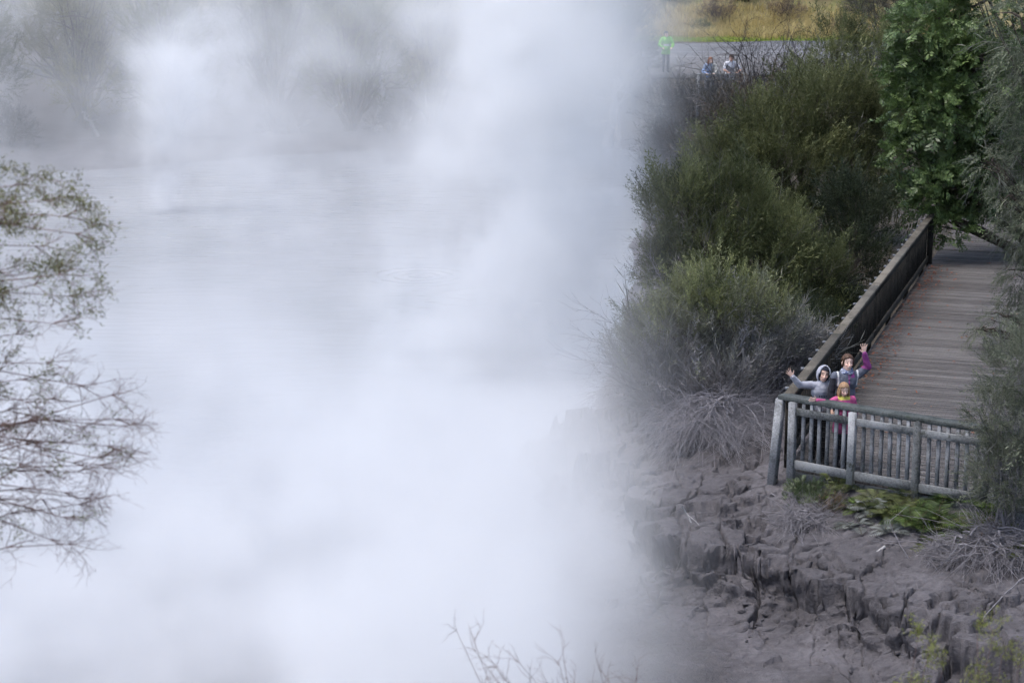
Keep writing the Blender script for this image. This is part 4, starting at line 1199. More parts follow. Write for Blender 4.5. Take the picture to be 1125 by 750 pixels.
# ------------------------------------------------------------------ people
def caps(mb, a, b, ra, rb, n=12):
    """closed tapered capsule"""
    a = np.array(a, float); b = np.array(b, float); d = b-a; L = np.linalg.norm(d)
    if L < 1e-6: d = np.array([0, 0, 1e-4]); L = 1e-4
    d = d/L
    ref = np.array([0, 0, 1.]) if abs(d[2]) < .9 else np.array([1., 0, 0])
    u = np.cross(d, ref); u /= np.linalg.norm(u); v = np.cross(d, u)
    prof = []
    for k in range(1, 4): th = PI/2*(1-k/3.0); prof.append((-ra*math.sin(th), ra*math.cos(th), 0)) if k < 3 else prof.append((0, ra, 0))
    for k in range(0, 3):
        th = PI/2*k/3.0; prof.append((rb*math.sin(th), rb*math.cos(th), 1))
    V = []
    for off, r, e in prof:
        c = (b if e else a) + d*off
        for j in range(n):
            an = 2*PI*j/n; V.append(c + r*(math.cos(an)*u + math.sin(an)*v))
    m = len(prof)
    V.append(a - d*ra); V.append(b + d*rb)
    Q = [(i*n+j, i*n+(j+1) % n, (i+1)*n+(j+1) % n, (i+1)*n+j) for i in range(m-1) for j in range(n)]
    T = [(m*n, (j+1) % n, j) for j in range(n)] + [(m*n+1, (m-1)*n+j, (m-1)*n+(j+1) % n) for j in range(n)]
    mb.add(V, Q, T)

def ell(mb, c, r, Rm=None, n=16, m=10):
    V = []
    for i in range(1, m):
        th = PI*i/m
        for j in range(n):
            ph = 2*PI*j/n
            V.append((r[0]*math.sin(th)*math.cos(ph), r[1]*math.sin(th)*math.sin(ph), r[2]*math.cos(th)))
    V += [(0, 0, r[2]), (0, 0, -r[2])]
    V = np.array(V)
    if Rm is not None: V = V @ np.array(Rm).T
    V = V + np.array(c)
    k = m-1
    Q = [(i*n+j, (i+1)*n+j, (i+1)*n+(j+1) % n, i*n+(j+1) % n) for i in range(k-1) for j in range(n)]
    T = [(k*n, j, (j+1) % n) for j in range(n)] + [(k*n+1, (k-1)*n+(j+1) % n, (k-1)*n+j) for j in range(n)]
    mb.add(V, Q, T)

def fuse(mb, name, mat, parent, voxel, smooth=2, loc=None):
    """many overlapping shells become one continuous skin"""
    o = mb.build(name, None, None)
    md = o.modifiers.new('r', 'REMESH'); md.mode = 'VOXEL'; md.voxel_size = voxel
    ms = o.modifiers.new('s', 'SMOOTH'); ms.iterations = smooth; ms.factor = .5
    dg = bpy.context.evaluated_depsgraph_get(); dg.update()
    me = bpy.data.meshes.new_from_object(o.evaluated_get(dg))
    old = o.data; o.modifiers.clear(); o.data = me; bpy.data.meshes.remove(old)
    me.name = name; me.materials.clear(); me.materials.append(mat)
    me.polygons.foreach_set('use_smooth', np.ones(len(me.polygons), bool))
    if parent is not None: o.parent = parent
    return o

def vcol(o, colors):
    a = o.data.color_attributes.new('tint', 'FLOAT_COLOR', 'POINT')
    c = np.ones((len(colors), 4), np.float32); c[:, :3] = colors
    a.data.foreach_set('color', c.ravel())

def verts_np(o):
    v = np.empty(len(o.data.vertices)*3, np.float32); o.data.vertices.foreach_get('co', v); return v.reshape(-1, 3)

def tinted(name, rough=.6, sss=False):
    m, nt, b = newmat(name)
    at = nt.nodes.new('ShaderNodeAttribute'); at.attribute_name = 'tint'
    nt.links.new(at.outputs['Color'], b.inputs['Base Color']); b.inputs['Roughness'].default_value = rough
    b.inputs['Specular IOR Level'].default_value = .3
    return m
SKIN = tinted('skin', .55); CLOTH = tinted('cloth', .92); HAIR = tinted('hair', .55)

def rotm(rx, ry, rz): return np.array(Matrix.Rotation(rz, 3, 'Z') @ Matrix.Rotation(ry, 3, 'Y') @ Matrix.Rotation(rx, 3, 'X'))

def hand(mb, w, d, nrm, s, spread=.22, curl=.15, flip=1):
    """palm and five fingers; w wrist, d along fingers, nrm palm normal"""
    d = np.array(d, float); d /= np.linalg.norm(d); nrm = np.array(nrm, float); nrm -= d*(nrm@d); nrm /= np.linalg.norm(nrm)
    a = np.cross(d, nrm)*flip
    w = np.array(w, float)
    for k in range(4):
        o = (-.030+.020*k)*s
        caps(mb, w + a*o*.55 + d*.012*s, w + a*o + d*.085*s, .0125*s, .0115*s, 8)
        f = (k-1.5)*spread; fd = d*math.cos(f) + a*math.sin(f)
        L = (.068, .078, .074, .058)[k]*s
        p0 = w + a*o + d*.085*s; p1 = p0 + fd*L*.5 + nrm*curl*.010*s
        fd2 = fd + nrm*curl; fd2 /= np.linalg.norm(fd2)
        caps(mb, p0, p1, .0098*s, .0088*s, 8); caps(mb, p1, p1+fd2*L*.5, .0088*s, .0072*s, 8)
    td = d*.55 - a*.85 + nrm*.25; td /= np.linalg.norm(td)
    t0 = w + d*.025*s - a*.022*s; t1 = t0 + td*.042*s; t2 = t1 + (td*.7+d*.45)*.032*s
    caps(mb, t0, t1, .014*s, .0108*s, 8); caps(mb, t1, t2, .0105*s, .0085*s, 8)

def head_frame(p):
    return rotm(*p)

def make_person(label, loc, rz, h, J, cl, group=None, voxel=.006, skin=(.84, .57, .46), hair=(.06, .035, .02), hairstyle='tied', smile=True):
    """J: joints (m, for a 1.7 m figure, +x to the figure's left, facing -y); cl: clothes"""
    s = h/1.7; A = lambda p: np.array(p, float)*s
    hs_ = s*(1 + .55*(1.7-h)/1.7)            # children have larger heads
    body = MB()
    hipz = .90
    lean = np.array(J.get('lean', (0, 0)))
    def tp(x, y, z):                            # torso point with lean from the hips
        k = max(0, z-.9)/.55
        return A((x+lean[0]*k, y+lean[1]*k, z))
    # trunk
    ell(body, tp(0, 0, .95), np.array((.145, .10, .13))*s); ell(body, tp(0, 0, 1.12), np.array((.125, .09, .16))*s)
    ell(body, tp(0, 0, 1.29), np.array((.150, .10, .17))*s)
    caps(body, tp(-.15, 0, 1.39), tp(.15, 0, 1.39), .05*s, .05*s)
    neck0 = tp(0, .01, 1.42); hp = np.array(J.get('head', (0, -.02, 1.585)), float)
    HC = A(hp); HR = head_frame(J.get('headrot', (0, 0, 0)))
    caps(body, neck0, HC + HR @ (np.array((0, .02, -.06))*hs_), .055*s, .05*hs_)
    def hpnt(x, y, z): return HC + HR @ (np.array((x, y, z))*hs_)
    ell(body, hpnt(0, .012, .025), np.array((.074, .094, .095))*hs_, HR); ell(body, hpnt(0, -.022, -.045), np.array((.058*J.get('jaw', 1), .066, .075))*hs_, HR)
    caps(body, hpnt(0, -.082, .012), hpnt(0, -.100, -.022), .009*hs_, .014*hs_, 8)
    for sx_ in (-1, 1):
        ell(body, hpnt(.074*sx_, .015, -.005), np.array((.012, .02, .032))*hs_, HR, 8, 6)
        ell(body, hpnt(.034*sx_, -.062, -.02), np.array((.024, .02, .02))*hs_, HR, 8, 6)
    caps(body, hpnt(-.018, -.078, -.052), hpnt(.018, -.078, -.052), .011*hs_, .011*hs_, 8)
    # arms, legs
    for sd_ in ('L', 'R'):
        x = 1 if sd_ == 'L' else -1
        sh = J.get('sh'+sd_); shp = A(sh) if sh is not None else tp(.175*x, 0, 1.385)
        el, wr = A(J['el'+sd_]), A(J['wr'+sd_])
        caps(body, shp, el, .046*s, .037*s); caps(body, el, wr, .037*s, .025*s)
        hd = J.get('hd'+sd_, tuple(wr-el)); hn = J.get('hn'+sd_, (0, -1, 0))
        hand(body, wr, hd, hn, hs_*.94, J.get('spread'+sd_, .12), J.get('curl'+sd_, .3), J.get('flip'+sd_, 1))
        hip = A((.09*x, 0, .90)); kn = A(J.get('kn'+sd_, (.095*x, -.015, .49))); an = A(J.get('an'+sd_, (.10*x, .02, .085)))
        caps(body, hip, kn, .078*s, .052*s); caps(body, kn, an, .052*s, .036*s)
        caps(body, an + A((0, .02, -.035)), an + A((.01*x, -.13, -.05)), .038*s, .03*s)
    o = fuse(body, 'person', SKIN, None, voxel, 2)
    o.location = loc; o.rotation_euler = (0, 0, rz)
    v = verts_np(o); hv = (v - HC) @ HR / hs_
    col = np.tile(np.array(skin), (len(v), 1))
    isface = np.linalg.norm(hv, axis=1) < .17
    front = isface & (hv[:, 1] < -.035)
    ch = front & (np.abs(np.abs(hv[:, 0])-.038) < .018) & (np.abs(hv[:, 2]+.022) < .016)
    col[ch] = np.array(skin)*np.array((1.04, .93, .92))
    for sx_ in (-1, 1):
        ex = hv[:, 0]-.031*sx_; ez = hv[:, 2]-.008
        col[front & (np.hypot(ex, ez) < .0085)] = (.03, .02, .015)
        col[front & (np.abs(ex) < .021) & (np.abs(hv[:, 2]-.034-.004*np.cos(ex*90)) < .006*J.get('brow', 1))] = np.array(hair)*.8+.02
    mo = front & (np.abs(hv[:, 0]) < .027) & (np.abs(hv[:, 2]+.058-hv[:, 0]**2*9) < .0095)
    col[mo] = (.42, .14, .12)
    if smile: col[front & (np.abs(hv[:, 0]) < .020) & (np.abs(hv[:, 2]+.057-hv[:, 0]**2*9) < .0052)] = (.78, .70, .64)
    vcol(o, col)
    tag(o, label, 'person', group)
    vx = voxel*1.35
    # jacket or shirt
    g = MB(); f = cl.get('puff', .022)*s
    ell(g, tp(0, 0, 1.0), np.array((.150+.5*f, .105+.5*f, .15))*s + f*.4); ell(g, tp(0, 0, 1.12), np.array((.135, .098, .16))*s + f*.6)
    ell(g, tp(0, 0, 1.29), np.array((.155, .105, .165))*s + f*.7)
    caps(g, tp(-.15, 0, 1.385), tp(.15, 0, 1.385), .056*s+f*.5, .056*s+f*.5)
    caps(g, tp(0, .01, 1.40), tp(0, .012, 1.455), .07*s, .062*s)
    if cl.get('long'): caps(g, tp(-.07, 0, .95), A((-.085, 0, .80)), .105*s, .11*s); caps(g, tp(.07, 0, .95), A((.085, 0, .80)), .105*s, .11*s)
    sl = cl.get('sleeve', 1.0)
    for sd_ in ('L', 'R'):
        x = 1 if sd_ == 'L' else -1
        sh = J.get('sh'+sd_); shp = A(sh) if sh is not None else tp(.175*x, 0, 1.385)
        el, wr = A(J['el'+sd_]), A(J['wr'+sd_])
        if sl < .5: el2 = shp + (el-shp)*.8; caps(g, shp, el2, .058*s+f*.3, .053*s+f*.4)
        else:
            caps(g, shp, el, .055*s+f*.6, .045*s+f*.5); caps(g, el, el+(wr-el)*min(sl, .97), .045*s+f*.5, .033*s+f*.4)
    jk = fuse(g, cl.get('name', 'jacket'), CLOTH, o, vx, 3)
    jv = verts_np(jk); jc = np.tile(np.array(cl['col']), (len(jv), 1))
    nz = fbm(jv[:, 0]*30+jv[:, 1]*17, jv[:, 2]*24, 3, 7)[:, None]
    if 'paint' in cl: jc = cl['paint'](jv/s, jc)
    vcol(jk, np.clip(jc*(1+.35*nz), 0, 1))
    # folds
    jn = jv + np.stack([fbm(jv[:, 1]*14, jv[:, 2]*16, 2, 8), fbm(jv[:, 0]*14, jv[:, 2]*18, 2, 9), np.zeros(len(jv))], -1)*.016*s
    jk.data.vertices.foreach_set('co', jn.astype(np.float32).ravel()); jk.data.update()
    # trousers and shoes
    g = MB(); ell(g, tp(0, 0, .95), np.array((.155, .112, .12))*s)
    for x, sd_ in ((1, 'L'), (-1, 'R')):
        hip = A((.09*x, 0, .90)); kn = A(J.get('kn'+sd_, (.095*x, -.015, .49))); an = A(J.get('an'+sd_, (.10*x, .02, .085)))
        caps(g, hip, kn, .090*s, .064*s); caps(g, kn, an+A((0, 0, .03)), .064*s, .052*s)
    tr = fuse(g, 'trousers', CLOTH, o, vx, 2)
    tv = verts_np(tr); tn = fbm(tv[:, 0]*25, tv[:, 2]*20, 3, 12)[:, None]
    vcol(tr, np.clip(np.array(cl.get('legs', (.02, .02, .025)))*(1+.5*tn), 0, 1))
    for x, sd_ in ((1, 'L'), (-1, 'R')):
        an = A(J.get('an'+sd_, (.10*x, .02, .085))); g = MB()
        caps(g, an+A((0, .03, -.03)), an+A((.012*x, -.14, -.045)), .05*s, .038*s)
        sh_ = fuse(g, 'shoe', CLOTH, o, vx*1.2, 1); vcol(sh_, np.tile(np.array(cl.get('shoes', (.03, .03, .03))), (len(sh_.data.vertices), 1)))
    # hair
    def shell(name, keep, rr, mat, colr, c0=(0, .014, .022), bumpy=.006, th=.012):
        V = []; n1, n2 = 36, 26
        for i in range(n2+1):
            thh = PI*i/n2
            for j in range(n1):
                ph = 2*PI*j/n1; dv = np.array((math.sin(thh)*math.cos(ph), math.sin(thh)*math.sin(ph), math.cos(thh)))
                V.append(dv)
        V = np.array(V); faces = []
        for i in range(n2):
            for j in range(n1):
                q = (i*n1+j, (i+1)*n1+j, (i+1)*n1+(j+1) % n1, i*n1+(j+1) % n1)
                c = V[list(q)].mean(0)
                if keep(c): faces.append(q)
        b_ = fbm(V[:, 0]*7+V[:, 1]*4, V[:, 2]*5+V[:, 1]*6, 3, 33)[:, None]*bumpy*4
        W = (V*np.array(rr)*(1+b_) + np.array(c0))*hs_
        W = W @ HR.T + HC
        ob = np_mesh(name, W, np.array(faces), None, mat, o, True)
        md = ob.modifiers.new('t', 'SOLIDIFY'); md.thickness = th*hs_; md.offset = 1
        vcol(ob, np.clip(np.tile(np.array(colr), (len(W), 1))*(1+1.1*fbm(V[:, 0]*13, V[:, 2]*6+V[:, 1]*13, 3, 35)[:, None]), 0, 1))
        return ob
    def hairkeep(c):
        if c[1] < -.15: return c[2] > .66 - .35*abs(c[0])
        if c[1] < .15: return c[2] > .12 + .9*(-c[1])
        return c[2] > -.75
    if hairstyle != 'hood':
        shell('hair', hairkeep, (.080, .100, .100), HAIR, hair)
    if hairstyle in ('long', 'shoulder'):
        g = MB(); rr = random.Random(3); L = .24 if hairstyle == 'long' else .13
        for k in range(11):
            an_ = -.55 + k*(PI+1.1)/10
            x_, y_ = .078*math.cos(an_), .02+.085*math.sin(an_)
            p0 = hpnt(x_, y_, .03); p1 = hpnt(x_*1.18, y_*1.08, -.07)
            p2 = hpnt(x_*1.12+rr.uniform(-.01, .01), y_*1.05, -.07-L*rr.uniform(.7, 1.1)) if k not in (0, 10) else hpnt(x_*1.1, y_-.01, -.07-L*.6)
            caps(g, p0, p1, .020*hs_, .022*hs_, 8); caps(g, p1, p2, .022*hs_, .010*hs_, 8)
        hb = fuse(g, 'hair_strands', HAIR, o, voxel*1.2, 1); q = verts_np(hb)
        vcol(hb, np.clip(np.tile(np.array(hair), (len(q), 1))*(1+1.2*fbm(q[:, 0]*90, q[:, 2]*12, 3, 36)[:, None]), 0, 1))
    if hairstyle == 'tied':
        g = MB(); caps(g, hpnt(0, .10, .03), hpnt(.01, .14, -.08), .035*hs_, .018*hs_, 8)
        hb = fuse(g, 'ponytail', HAIR, o, voxel*1.4, 1); vcol(hb, np.tile(np.array(hair), (len(hb.data.vertices), 1)))
        g = MB()
        for x in (-1, 1): caps(g, hpnt(.070*x, -.028, .055), hpnt(.080*x, -.012, -.045), .016*hs_, .011*hs_, 8)
        hb = fuse(g, 'hair_strands', HAIR, o, voxel*1.2, 1); vcol(hb, np.tile(np.array(hair), (len(hb.data.vertices), 1)))
    if hairstyle == 'hood':
        shell('hood_lining', lambda c: not (c[1] < -.30 and abs(c[0]) < .80 and -.92 < c[2] < .62), (.088, .100, .118), CLOTH, (.018, .02, .032), (0, .0, .002), .003, .006)
        shell('hood', lambda c: not (c[1] < -.16 and math.hypot(c[0]*1.05, c[2]*.86+.03) < .86), (.102, .125, .135), CLOTH, cl['col'], (0, .016, .0), .006, .012)
        shell('hair', lambda c: c[1] < 0 and c[2] > .60-.25*c[0], (.079, .095, .097), HAIR, hair, (0, .012, .022), .01, .008)
    if 'scarf' in cl:
        g = MB(); kk = 10
        for i in range(kk):
            for lv, rr_ in ((0, .082), (.032, .074)):
                a0, a1 = 2*PI*i/kk, 2*PI*(i+1)/kk
                c = np.array((0, 0, 1.425+lv))+np.array((lean[0], lean[1], 0))
                wv = .010*math.sin(i*2.1+lv*60)
                caps(g, c+np.array((math.cos(a0)*rr_, math.sin(a0)*rr_*.95-.005, wv))*s, c+np.array((math.cos(a1)*rr_, math.sin(a1)*rr_*.95-.005, .010*math.sin((i+1)*2.1+lv*60)))*s, .021*s, .021*s, 8)
        sc = fuse(g, 'scarf', CLOTH, o, voxel, 1); q = verts_np(sc); nn = fbm(q[:, 0]*50, q[:, 2]*60, 2, 38)[:, None]
        c1, c2 = cl['scarf']; f_ = np.clip(.5+nn*3, 0, 1); vcol(sc, np.array(c1)*(1-f_)+np.array(c2)*f_)
    return o

# --- woman waving, left hand high
def paint_woman(v, c):
    x, y, z = v[:, 0], v[:, 1], v[:, 2]
    # raised forearm and cuff in magenta
    fa = (x > .20) & (z > 1.485-.25*(x-.25)); c[fa] = (.25, .055, .20)
    c[(y < -.02) & (np.abs(x) < .009) & (z < 1.42)] = (.25, .055, .20)
    c[(np.abs(x-.105-(z-1.1)*.10) < .008) & (y < 0) & (z < 1.13) & (z > .95)] = (.27, .06, .22)
    st = (np.abs(np.abs(x)-.150-.0*(z)) < .014) & (z > 1.24) & (z < 1.50) & ((y < .03)); c[st] = (.66, .66, .66)
    c[(x > .03) & (x < .10) & (y < 0) & (z > 1.365) & (z < 1.44)] = (.26, .06, .21)
    c[(x < -.185) & (z < 1.36)] = (.022, .022, .030)
    return c
JW = dict(jaw=.86, brow=.6, headrot=(.02, .03, -.05), head=(0, -.03, 1.58), shL=(.165, 0, 1.385), elL=(.315, -.03, 1.50), wrL=(.235, -.07, 1.715), hdL=(-.10, -.05, 1), hnL=(0, -1, .1), spreadL=.26, curlL=.1, flipL=1,
          elR=(-.235, .0, 1.12), wrR=(-.20, -.12, .92), hdR=(.05, -.3, -1), hnR=(1, 0, 0))
base_w = (4.86, 28.17, .004)
make_person('woman in blue-grey and magenta fleece with a scarf, waving one arm high', base_w, math.radians(12), 1.69, JW,
            dict(name='fleece_jacket', col=(.105, .115, .15), paint=paint_woman, scarf=((.40, .43, .52), (.10, .13, .26)), legs=(.018, .018, .022), long=True),
            'family waving from the boardwalk', hair=(.075, .038, .022), hairstyle='tied')
# --- boy in hood, right arm out over the rail corner
def paint_boy(v, c):
    x, y, z = v[:, 0], v[:, 1], v[:, 2]
    c[(y < -.07) & (np.abs(x-.02) < .085) & (np.abs(z-1.215) < .022) & (np.sin(x*160+z*40) > -.2)] = (.05, .06, .09)
    c[(y < -.05) & (np.abs(x) < .14) & (z < 1.08) & (z > .98) & (np.abs(np.abs(x)-.11-(1.08-z)*.2) < .008)] = (.15, .16, .19)
    return c
JB = dict(headrot=(.05, .18, -.08), head=(.03, -.04, 1.575), lean=(.0, -.03), shR=(-.175, -.02, 1.39), elR=(-.395, -.09, 1.415), wrR=(-.545, -.15, 1.575), hdR=(-.62, -.12, .8), hnR=(.2, -1, .1), spreadR=.24, curlR=.15, flipR=-1,
          elL=(.235, -.02, 1.12), wrL=(.17, -.19, 1.0), hdL=(-.3, -.6, -.3), hnL=(0, 0, -1))
make_person('boy in pale grey hooded sweatshirt, hood up, one arm stretched out over the handrail', (4.52, 28.33, .004), math.radians(8), 1.47, JB,
            dict(name='hoodie', col=(.34, .35, .40), paint=paint_boy, puff=.03, legs=(.012, .012, .015)),
            'family waving from the boardwalk', hair=(.012, .010, .010), hairstyle='hood', skin=(.78, .52, .41))
# --- girl in pink
def paint_girl(v, c):
    x, y, z = v[:, 0], v[:, 1], v[:, 2]
    c[(z > 1.395) & (np.abs(x) < .12)] = (.50, .45, .10)
    c[(z < 1.0) & (x > .09)] = (.40, .05, .17)
    return c
JG = dict(jaw=.9, brow=.4, headrot=(.30, -.03, .02), head=(0, -.05, 1.575), lean=(0, -.03), shR=(-.165, -.03, 1.37), elR=(-.30, -.12, 1.345), wrR=(-.56, -.22, 1.43), hdR=(-1, -.12, .22), hnR=(.15, -1, -.2), spreadR=.14, curlR=.4, flipR=-1,
          elL=(.23, -.02, 1.12), wrL=(.19, -.10, .92), hdL=(-.1, -.2, -1), hnL=(-1, 0, 0))
make_person('small fair-haired girl in bright pink jacket reaching along the handrail', (4.79, 27.98, .004), math.radians(6), 1.31, JG,
            dict(name='jacket', col=(.44, .085, .21), paint=paint_girl, puff=.03, long=True, legs=(.016, .014, .02)),
            'family waving from the boardwalk', hair=(.30, .185, .105), hairstyle='shoulder', smile=False)
# --- couple at the far rail
def pxl(px, py, z): q = P(px, py, z); return (q.x, q.y, z-1.7)
JM = dict(headrot=(.35, 0, -.45), head=(-.02, -.30, 1.56), lean=(-.02, -.26), elR=(-.27, -.30, 1.16), wrR=(-.16, -.50, 1.08), hdR=(.3, -1, -.1), hnR=(0, 0, -1),
          shL=(.16, -.24, 1.37), elL=(.34, -.22, 1.14), wrL=(.18, -.46, 1.07), hdL=(-.6, -.8, 0), hnL=(0, 0, -1))
make_person('dark-haired man in white t-shirt leaning on the far fence', (8.02, 73.75, 1.04), .1, 1.76, JM,
            dict(name='shirt', col=(.62, .63, .68), sleeve=.3, legs=(.05, .055, .08)), 'couple at the far fence', voxel=.011, hair=(.05, .028, .018), hairstyle='short', smile=False, skin=(.72, .45, .35))
def paint_far(v, c):
    c[(v[:, 0] > .06)] = (.42, .42, .40); c[(v[:, 0] < -.02) & (v[:, 2] < 1.25) & (v[:, 1] < -.1)] = (.26, .36, .58); return c
JF = dict(headrot=(.35, 0, .35), head=(.0, -.30, 1.55), lean=(0, -.26), elR=(-.27, -.30, 1.15), wrR=(-.14, -.50, 1.08), hdR=(.3, -1, 0), hnR=(0, 0, -1),
          elL=(.26, -.32, 1.15), wrL=(.14, -.50, 1.08), hdL=(-.3, -1, 0), hnL=(0, 0, -1))
make_person('red-haired woman in pale blue top leaning on the far fence beside the man', (7.30, 73.75, 1.04), -.1, 1.68, JF,
            dict(name='shirt', col=(.24, .30, .42), paint=paint_far, sleeve=.9, legs=(.05, .06, .10)), 'couple at the far fence', voxel=.011, hair=(.22, .085, .035), hairstyle='long', smile=False)
JH = dict(headrot=(.2, 0, .3), head=(0, -.04, 1.57), elR=(-.30, -.05, 1.15), wrR=(-.22, -.22, 1.05), elL=(.30, -.05, 1.15), wrL=(.20, -.22, 1.05), hnL=(0, 0, -1), hnR=(0, 0, -1))
def paint_hv(v, c):
    c[(v[:, 2] > 1.09) & (v[:, 2] < 1.18) & (v[:, 1] < 0) & (np.abs(v[:, 0]) < .12)] = (.62, .62, .58); return c
q = P(729.5, 47, 2.80)
make_person('person in lime high-visibility jacket half hidden by steam at the car park', (6.62, 86.4, 1.115), .2, 1.75, JH,
            dict(name='jacket', col=(.22, .56, .07), paint=paint_hv, puff=.05, long=True, legs=(.05, .05, .06)), voxel=.012, hair=(.03, .025, .02), hairstyle='short', smile=False)
# ------------------------------------------------------------------ steam over the pool
def make_steam():
    mat = steam_mat()
    ng = bpy.data.node_groups.new('steam_field', 'GeometryNodeTree')
    ng.interface.new_socket('Geometry', in_out='OUTPUT', socket_type='NodeSocketGeometry')
    out = ng.nodes.new('NodeGroupOutput')
    L = ng.links.new
    def mth(op, a, b=None, c=None):
        return smath(ng, op, a, b, c)
    def mul(*a):
        r = a[0]
        for q in a[1:]: r = mth('MULTIPLY', r, q)
        return r
    def add(*a):
        r = a[0]
        for q in a[1:]: r = mth('ADD', r, q)
        return r
    def sub(a, b): return mth('SUBTRACT', a, b)
    def rng_(v, a, b, c=0., d=1.): return mrange(ng, v, a, b, c, d)
    pos = ng.nodes.new('GeometryNodeInputPosition').outputs[0]
    # swirl the coordinates
    wn = ng.nodes.new('ShaderNodeTexNoise'); wn.inputs['Scale'].default_value = .16; wn.inputs['Detail'].default_value = 2
    L(pos, wn.inputs['Vector'])
    vm = ng.nodes.new('ShaderNodeVectorMath'); vm.operation = 'MULTIPLY_ADD'
    L(wn.outputs['Color'], vm.inputs[0]); vm.inputs[1].default_value = (4.2, 4.2, 3.2); L(pos, vm.inputs[2])
    wn2 = ng.nodes.new('ShaderNodeTexNoise'); wn2.inputs['Scale'].default_value = .75; wn2.inputs['Detail'].default_value = 2
    L(pos, wn2.inputs['Vector'])
    vm2 = ng.nodes.new('ShaderNodeVectorMath'); vm2.operation = 'MULTIPLY_ADD'
    L(wn2.outputs['Color'], vm2.inputs[0]); vm2.inputs[1].default_value = (1.1, 1.1, .9); L(vm.outputs[0], vm2.inputs[2])
    sh = ng.nodes.new('ShaderNodeVectorMath'); sh.operation = 'SUBTRACT'
    L(vm2.outputs[0], sh.inputs[0]); sh.inputs[1].default_value = (2.65, 2.65, 2.05)
    wp = sh.outputs[0]
    sp = ng.nodes.new('ShaderNodeSeparateXYZ'); L(wp, sp.inputs[0])
    X, Y, Z = sp.outputs
    s0 = ng.nodes.new('ShaderNodeSeparateXYZ'); L(pos, s0.inputs[0])
    x0, y0, z0 = s0.outputs
    nb = noise(ng, wp, .22, 4, .55)       # big billows
    nm = noise(ng, wp, .62, 5, .6)        # puffs
    zz = add(z0, 1.5)
    def hfall(h): return mth('EXPONENT', mth('DIVIDE', mul(zz, -1.), h))
    def gauss(*d):  # exp(-(sum of squares))
        s = None
        for q in d: s = mth('POWER', mth('ABSOLUTE', q), 2.) if s is None else add(s, mth('POWER', mth('ABSOLUTE', q), 2.))
        return mth('EXPONENT', mul(s, -1.))
    D = []
    rag = mul(sub(nb, .5), 2.4); rag2 = mul(sub(nm, .5), 2.6)
    side = add(sub(X, mul(Y, .060)), rag, rag2); side0 = add(sub(x0, mul(y0, .060)), rag, rag2)      # distance from the right-hand limit of the steam
    # the near bank of steam, lapping the mud bank
    D.append(mul(rng_(side, .80, -.90), rng_(Y, 17., 21.5), rng_(Y, 37, 27), hfall(1.35), rng_(nb, .38, .60, .12, 1.), rng_(nm, .40, .57, .2, 1.), K_NEAR))
    # steam lapping over the foot of the near mud bank
    near = add(side, mul(sub(nb, .5), 3.0), mul(sub(nm, .5), 2.0))
    D.append(mul(rng_(near, .45, -1.4), rng_(side, -4.5, -2.6), rng_(Y, 17.5, 20.), rng_(Y, 31, 27), hfall(1.15), rng_(nm, .37, .56, .3, 1.), K_LAP))
    # the main column
    cx = add(.30, mul(zz, .16)); r = add(1.75, mul(zz, .08))
    rad = mth('SQRT', add(mth('POWER', mth('ABSOLUTE', mth('DIVIDE', sub(X, cx), r)), 2.), mth('POWER', mth('ABSOLUTE', mth('DIVIDE', sub(Y, 42.), 2.6)), 2.)))
    rad = add(rad, mul(sub(nm, .5), -3.4), mul(sub(nb, .5), -1.6))
    D.append(mul(rng_(side0, 2.3, -1.3), rng_(rad, 1.6, .1), rng_(nm, .40, .57, .12, 1.), K_COL))
    # second column farther back on the left
    cx = add(-11.2, mul(zz, .22)); r = add(.55, mul(zz, .24))
    rad = mth('SQRT', add(mth('POWER', mth('ABSOLUTE', mth('DIVIDE', sub(X, cx), r)), 2.), mth('POWER', mth('ABSOLUTE', mth('DIVIDE', sub(Y, 63.), r)), 2.)))
    rad = add(rad, mul(sub(nm, .5), -2.6, rng_(zz, 0., 3.5, .15, 1.)), mul(rng_(z0, 3.4, 5.4), 1.2))
    D.append(mul(rng_(rad, 1.5, .3), rng_(nm, .38, .54, .25, 1.), K_PLUME))
    # drifting steam from it toward the middle
    D.append(mul(rng_(X, -12.5, -9.), rng_(X, -4.5, -8.), rng_(Y, 52, 57), rng_(Y, 74, 66), hfall(3.6), rng_(nb, .42, .58), rng_(nm, .38, .58, .2, 1.), K_DRIFT))
    # thin veil over the whole pool
    D.append(mul(rng_(side0, 1.5, -1.2), rng_(y0, 24, 34), rng_(y0, 92, 82), rng_(z0, 11, 4), rng_(nb, .40, .60, .10, 1.), K_VEIL))
    # a higher bank of thin steam in front of the far trees
    D.append(mul(rng_(side0, .7, -1.9), rng_(Y, 66, 72), rng_(Y, 86, 80), rng_(nb, .38, .56, .15, 1.), rng_(nm, .38, .58, .25, 1.), K_HIGH))
    # low mist hugging the water
    D.append(mul(rng_(side0, .7, -.5), rng_(y0, 22, 30), rng_(y0, 84, 78), hfall(.7), rng_(nm, .40, .62, .1, 1.), K_MIST))
    # steam rolling over the back of the pool
    D.append(mul(rng_(side, 1.7, -1.), rng_(X, -3., 1.), rng_(Y, 62, 67), rng_(Y, 84, 76), rng_(z0, 7, 2), rng_(nb, .42, .58, .0, 1.), rng_(nm, .38, .58, .2, 1.), K_BACK))
    tot = add(*D)
    tot = mul(tot, rng_(z0, -1.52, -1.3), rng_(z0, 12.2, 10))
    vc = ng.nodes.new('GeometryNodeVolumeCube')
    L(tot, vc.inputs['Density'])
    lo, hi = (-34., 17., -1.6), (9., 98., 12.3)
    vc.inputs['Min'].default_value = lo; vc.inputs['Max'].default_value = hi
    for k, a in zip('XYZ', range(3)):
        vc.inputs['Resolution '+k].default_value = int((hi[a]-lo[a])/VOX)
    sm = ng.nodes.new('GeometryNodeSetMaterial'); sm.inputs['Material'].default_value = mat
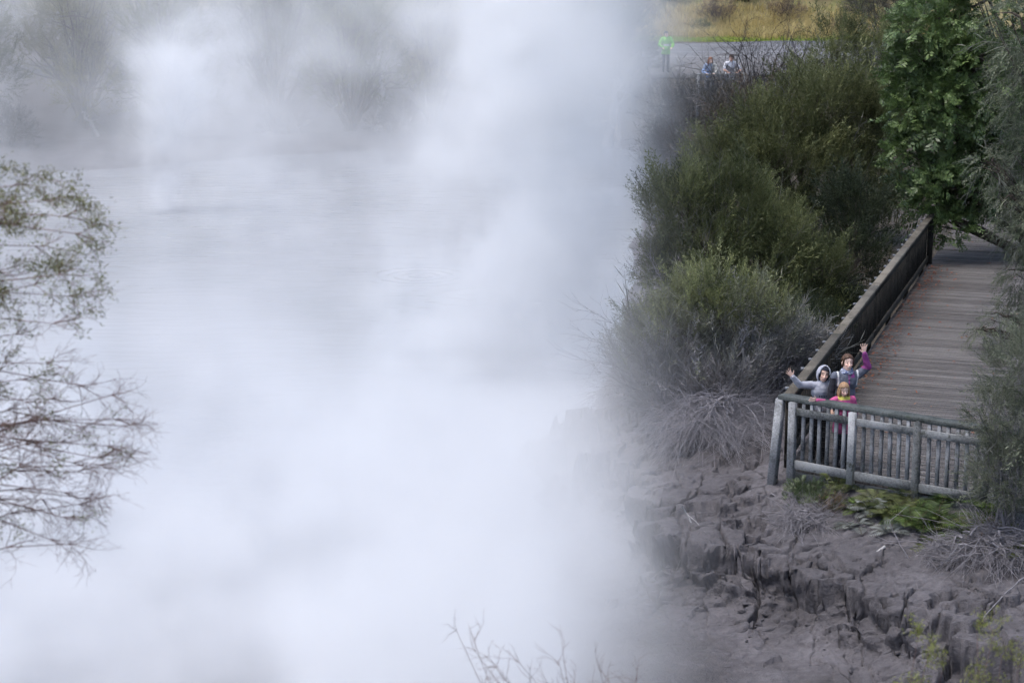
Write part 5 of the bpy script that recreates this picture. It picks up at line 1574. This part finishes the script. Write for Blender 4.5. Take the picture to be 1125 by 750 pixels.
    L(vc.outputs[0], sm.inputs['Geometry']); L(sm.outputs[0], out.inputs[0])
    # a closed box the field fills
    c = [(x, y, z) for z in (lo[2], hi[2]) for y in (lo[1], hi[1]) for x in (lo[0], hi[0])]
    o = np_mesh('steam', c, [(0, 2, 3, 1), (4, 5, 7, 6), (0, 1, 5, 4), (2, 6, 7, 3), (0, 4, 6, 2), (1, 3, 7, 5)], None, mat)
    md = o.modifiers.new('field', 'NODES'); md.node_group = ng
    tag(o, 'white steam billowing off the hot pool', kind='stuff')
VOX = .28
K_LAP = 1.05
K_NEAR, K_COL, K_PLUME, K_DRIFT, K_VEIL, K_MIST, K_BACK, K_HIGH = .95, .72, .75, .15, .006, .03, .045, .115
make_steam()
# ------------------------------------------------------------------ camera, light, world
cam = bpy.data.cameras.new('camera'); cam.lens = LENS; cam.sensor_width = SENSOR; cam.sensor_fit = 'HORIZONTAL'
cam.clip_end = 2000; cam.clip_start = .1
cam.dof.use_dof = True; cam.dof.focus_distance = 29.2; cam.dof.aperture_fstop = 4.0
co = bpy.data.objects.new('camera', cam); link(co)
co.location = (0, 0, CAMH); co.rotation_euler = (PI/2-PITCH, 0, 0)
scene.camera = co

# a high, veiled sun
sd = bpy.data.lights.new('sun', 'SUN'); sd.energy = 1.5; sd.angle = math.radians(30); sd.color = (1, .985, .965)
so = bpy.data.objects.new('sun', sd); link(so)
SUN_DIR = Vector((-.30, -.12, .93)).normalized()
so.rotation_euler = SUN_DIR.to_track_quat('Z', 'Y').to_euler()
world = bpy.data.worlds.new('World'); scene.world = world; world.use_nodes = True
nt = world.node_tree
sky = nt.nodes.new('ShaderNodeTexSky'); sky.sky_type = 'NISHITA'; sky.sun_disc = False
sky.sun_elevation = math.asin(SUN_DIR.z); sky.sun_rotation = math.atan2(SUN_DIR.x, SUN_DIR.y)
sky.air_density = 1.0; sky.dust_density = 3.0; sky.ozone_density = 1.2
nt.links.new(sky.outputs[0], nt.nodes['Background'].inputs[0])
nt.nodes['Background'].inputs[1].default_value = .15

vs = scene.view_settings
vs.view_transform = 'Standard'; vs.look = 'None'; vs.gamma = 1; vs.use_curve_mapping = False
vs.exposure = 0.72
cy = scene.cycles
cy.max_bounces = 4; cy.diffuse_bounces = 2; cy.glossy_bounces = 2; cy.transmission_bounces = 2; cy.volume_bounces = 3; cy.transparent_max_bounces = 6
cy.volume_step_rate = 2.5; cy.volume_max_steps = 160
cy.adaptive_threshold = .035; cy.adaptive_min_samples = 16
cy.use_denoising = True
cy.sample_clamp_indirect = 5
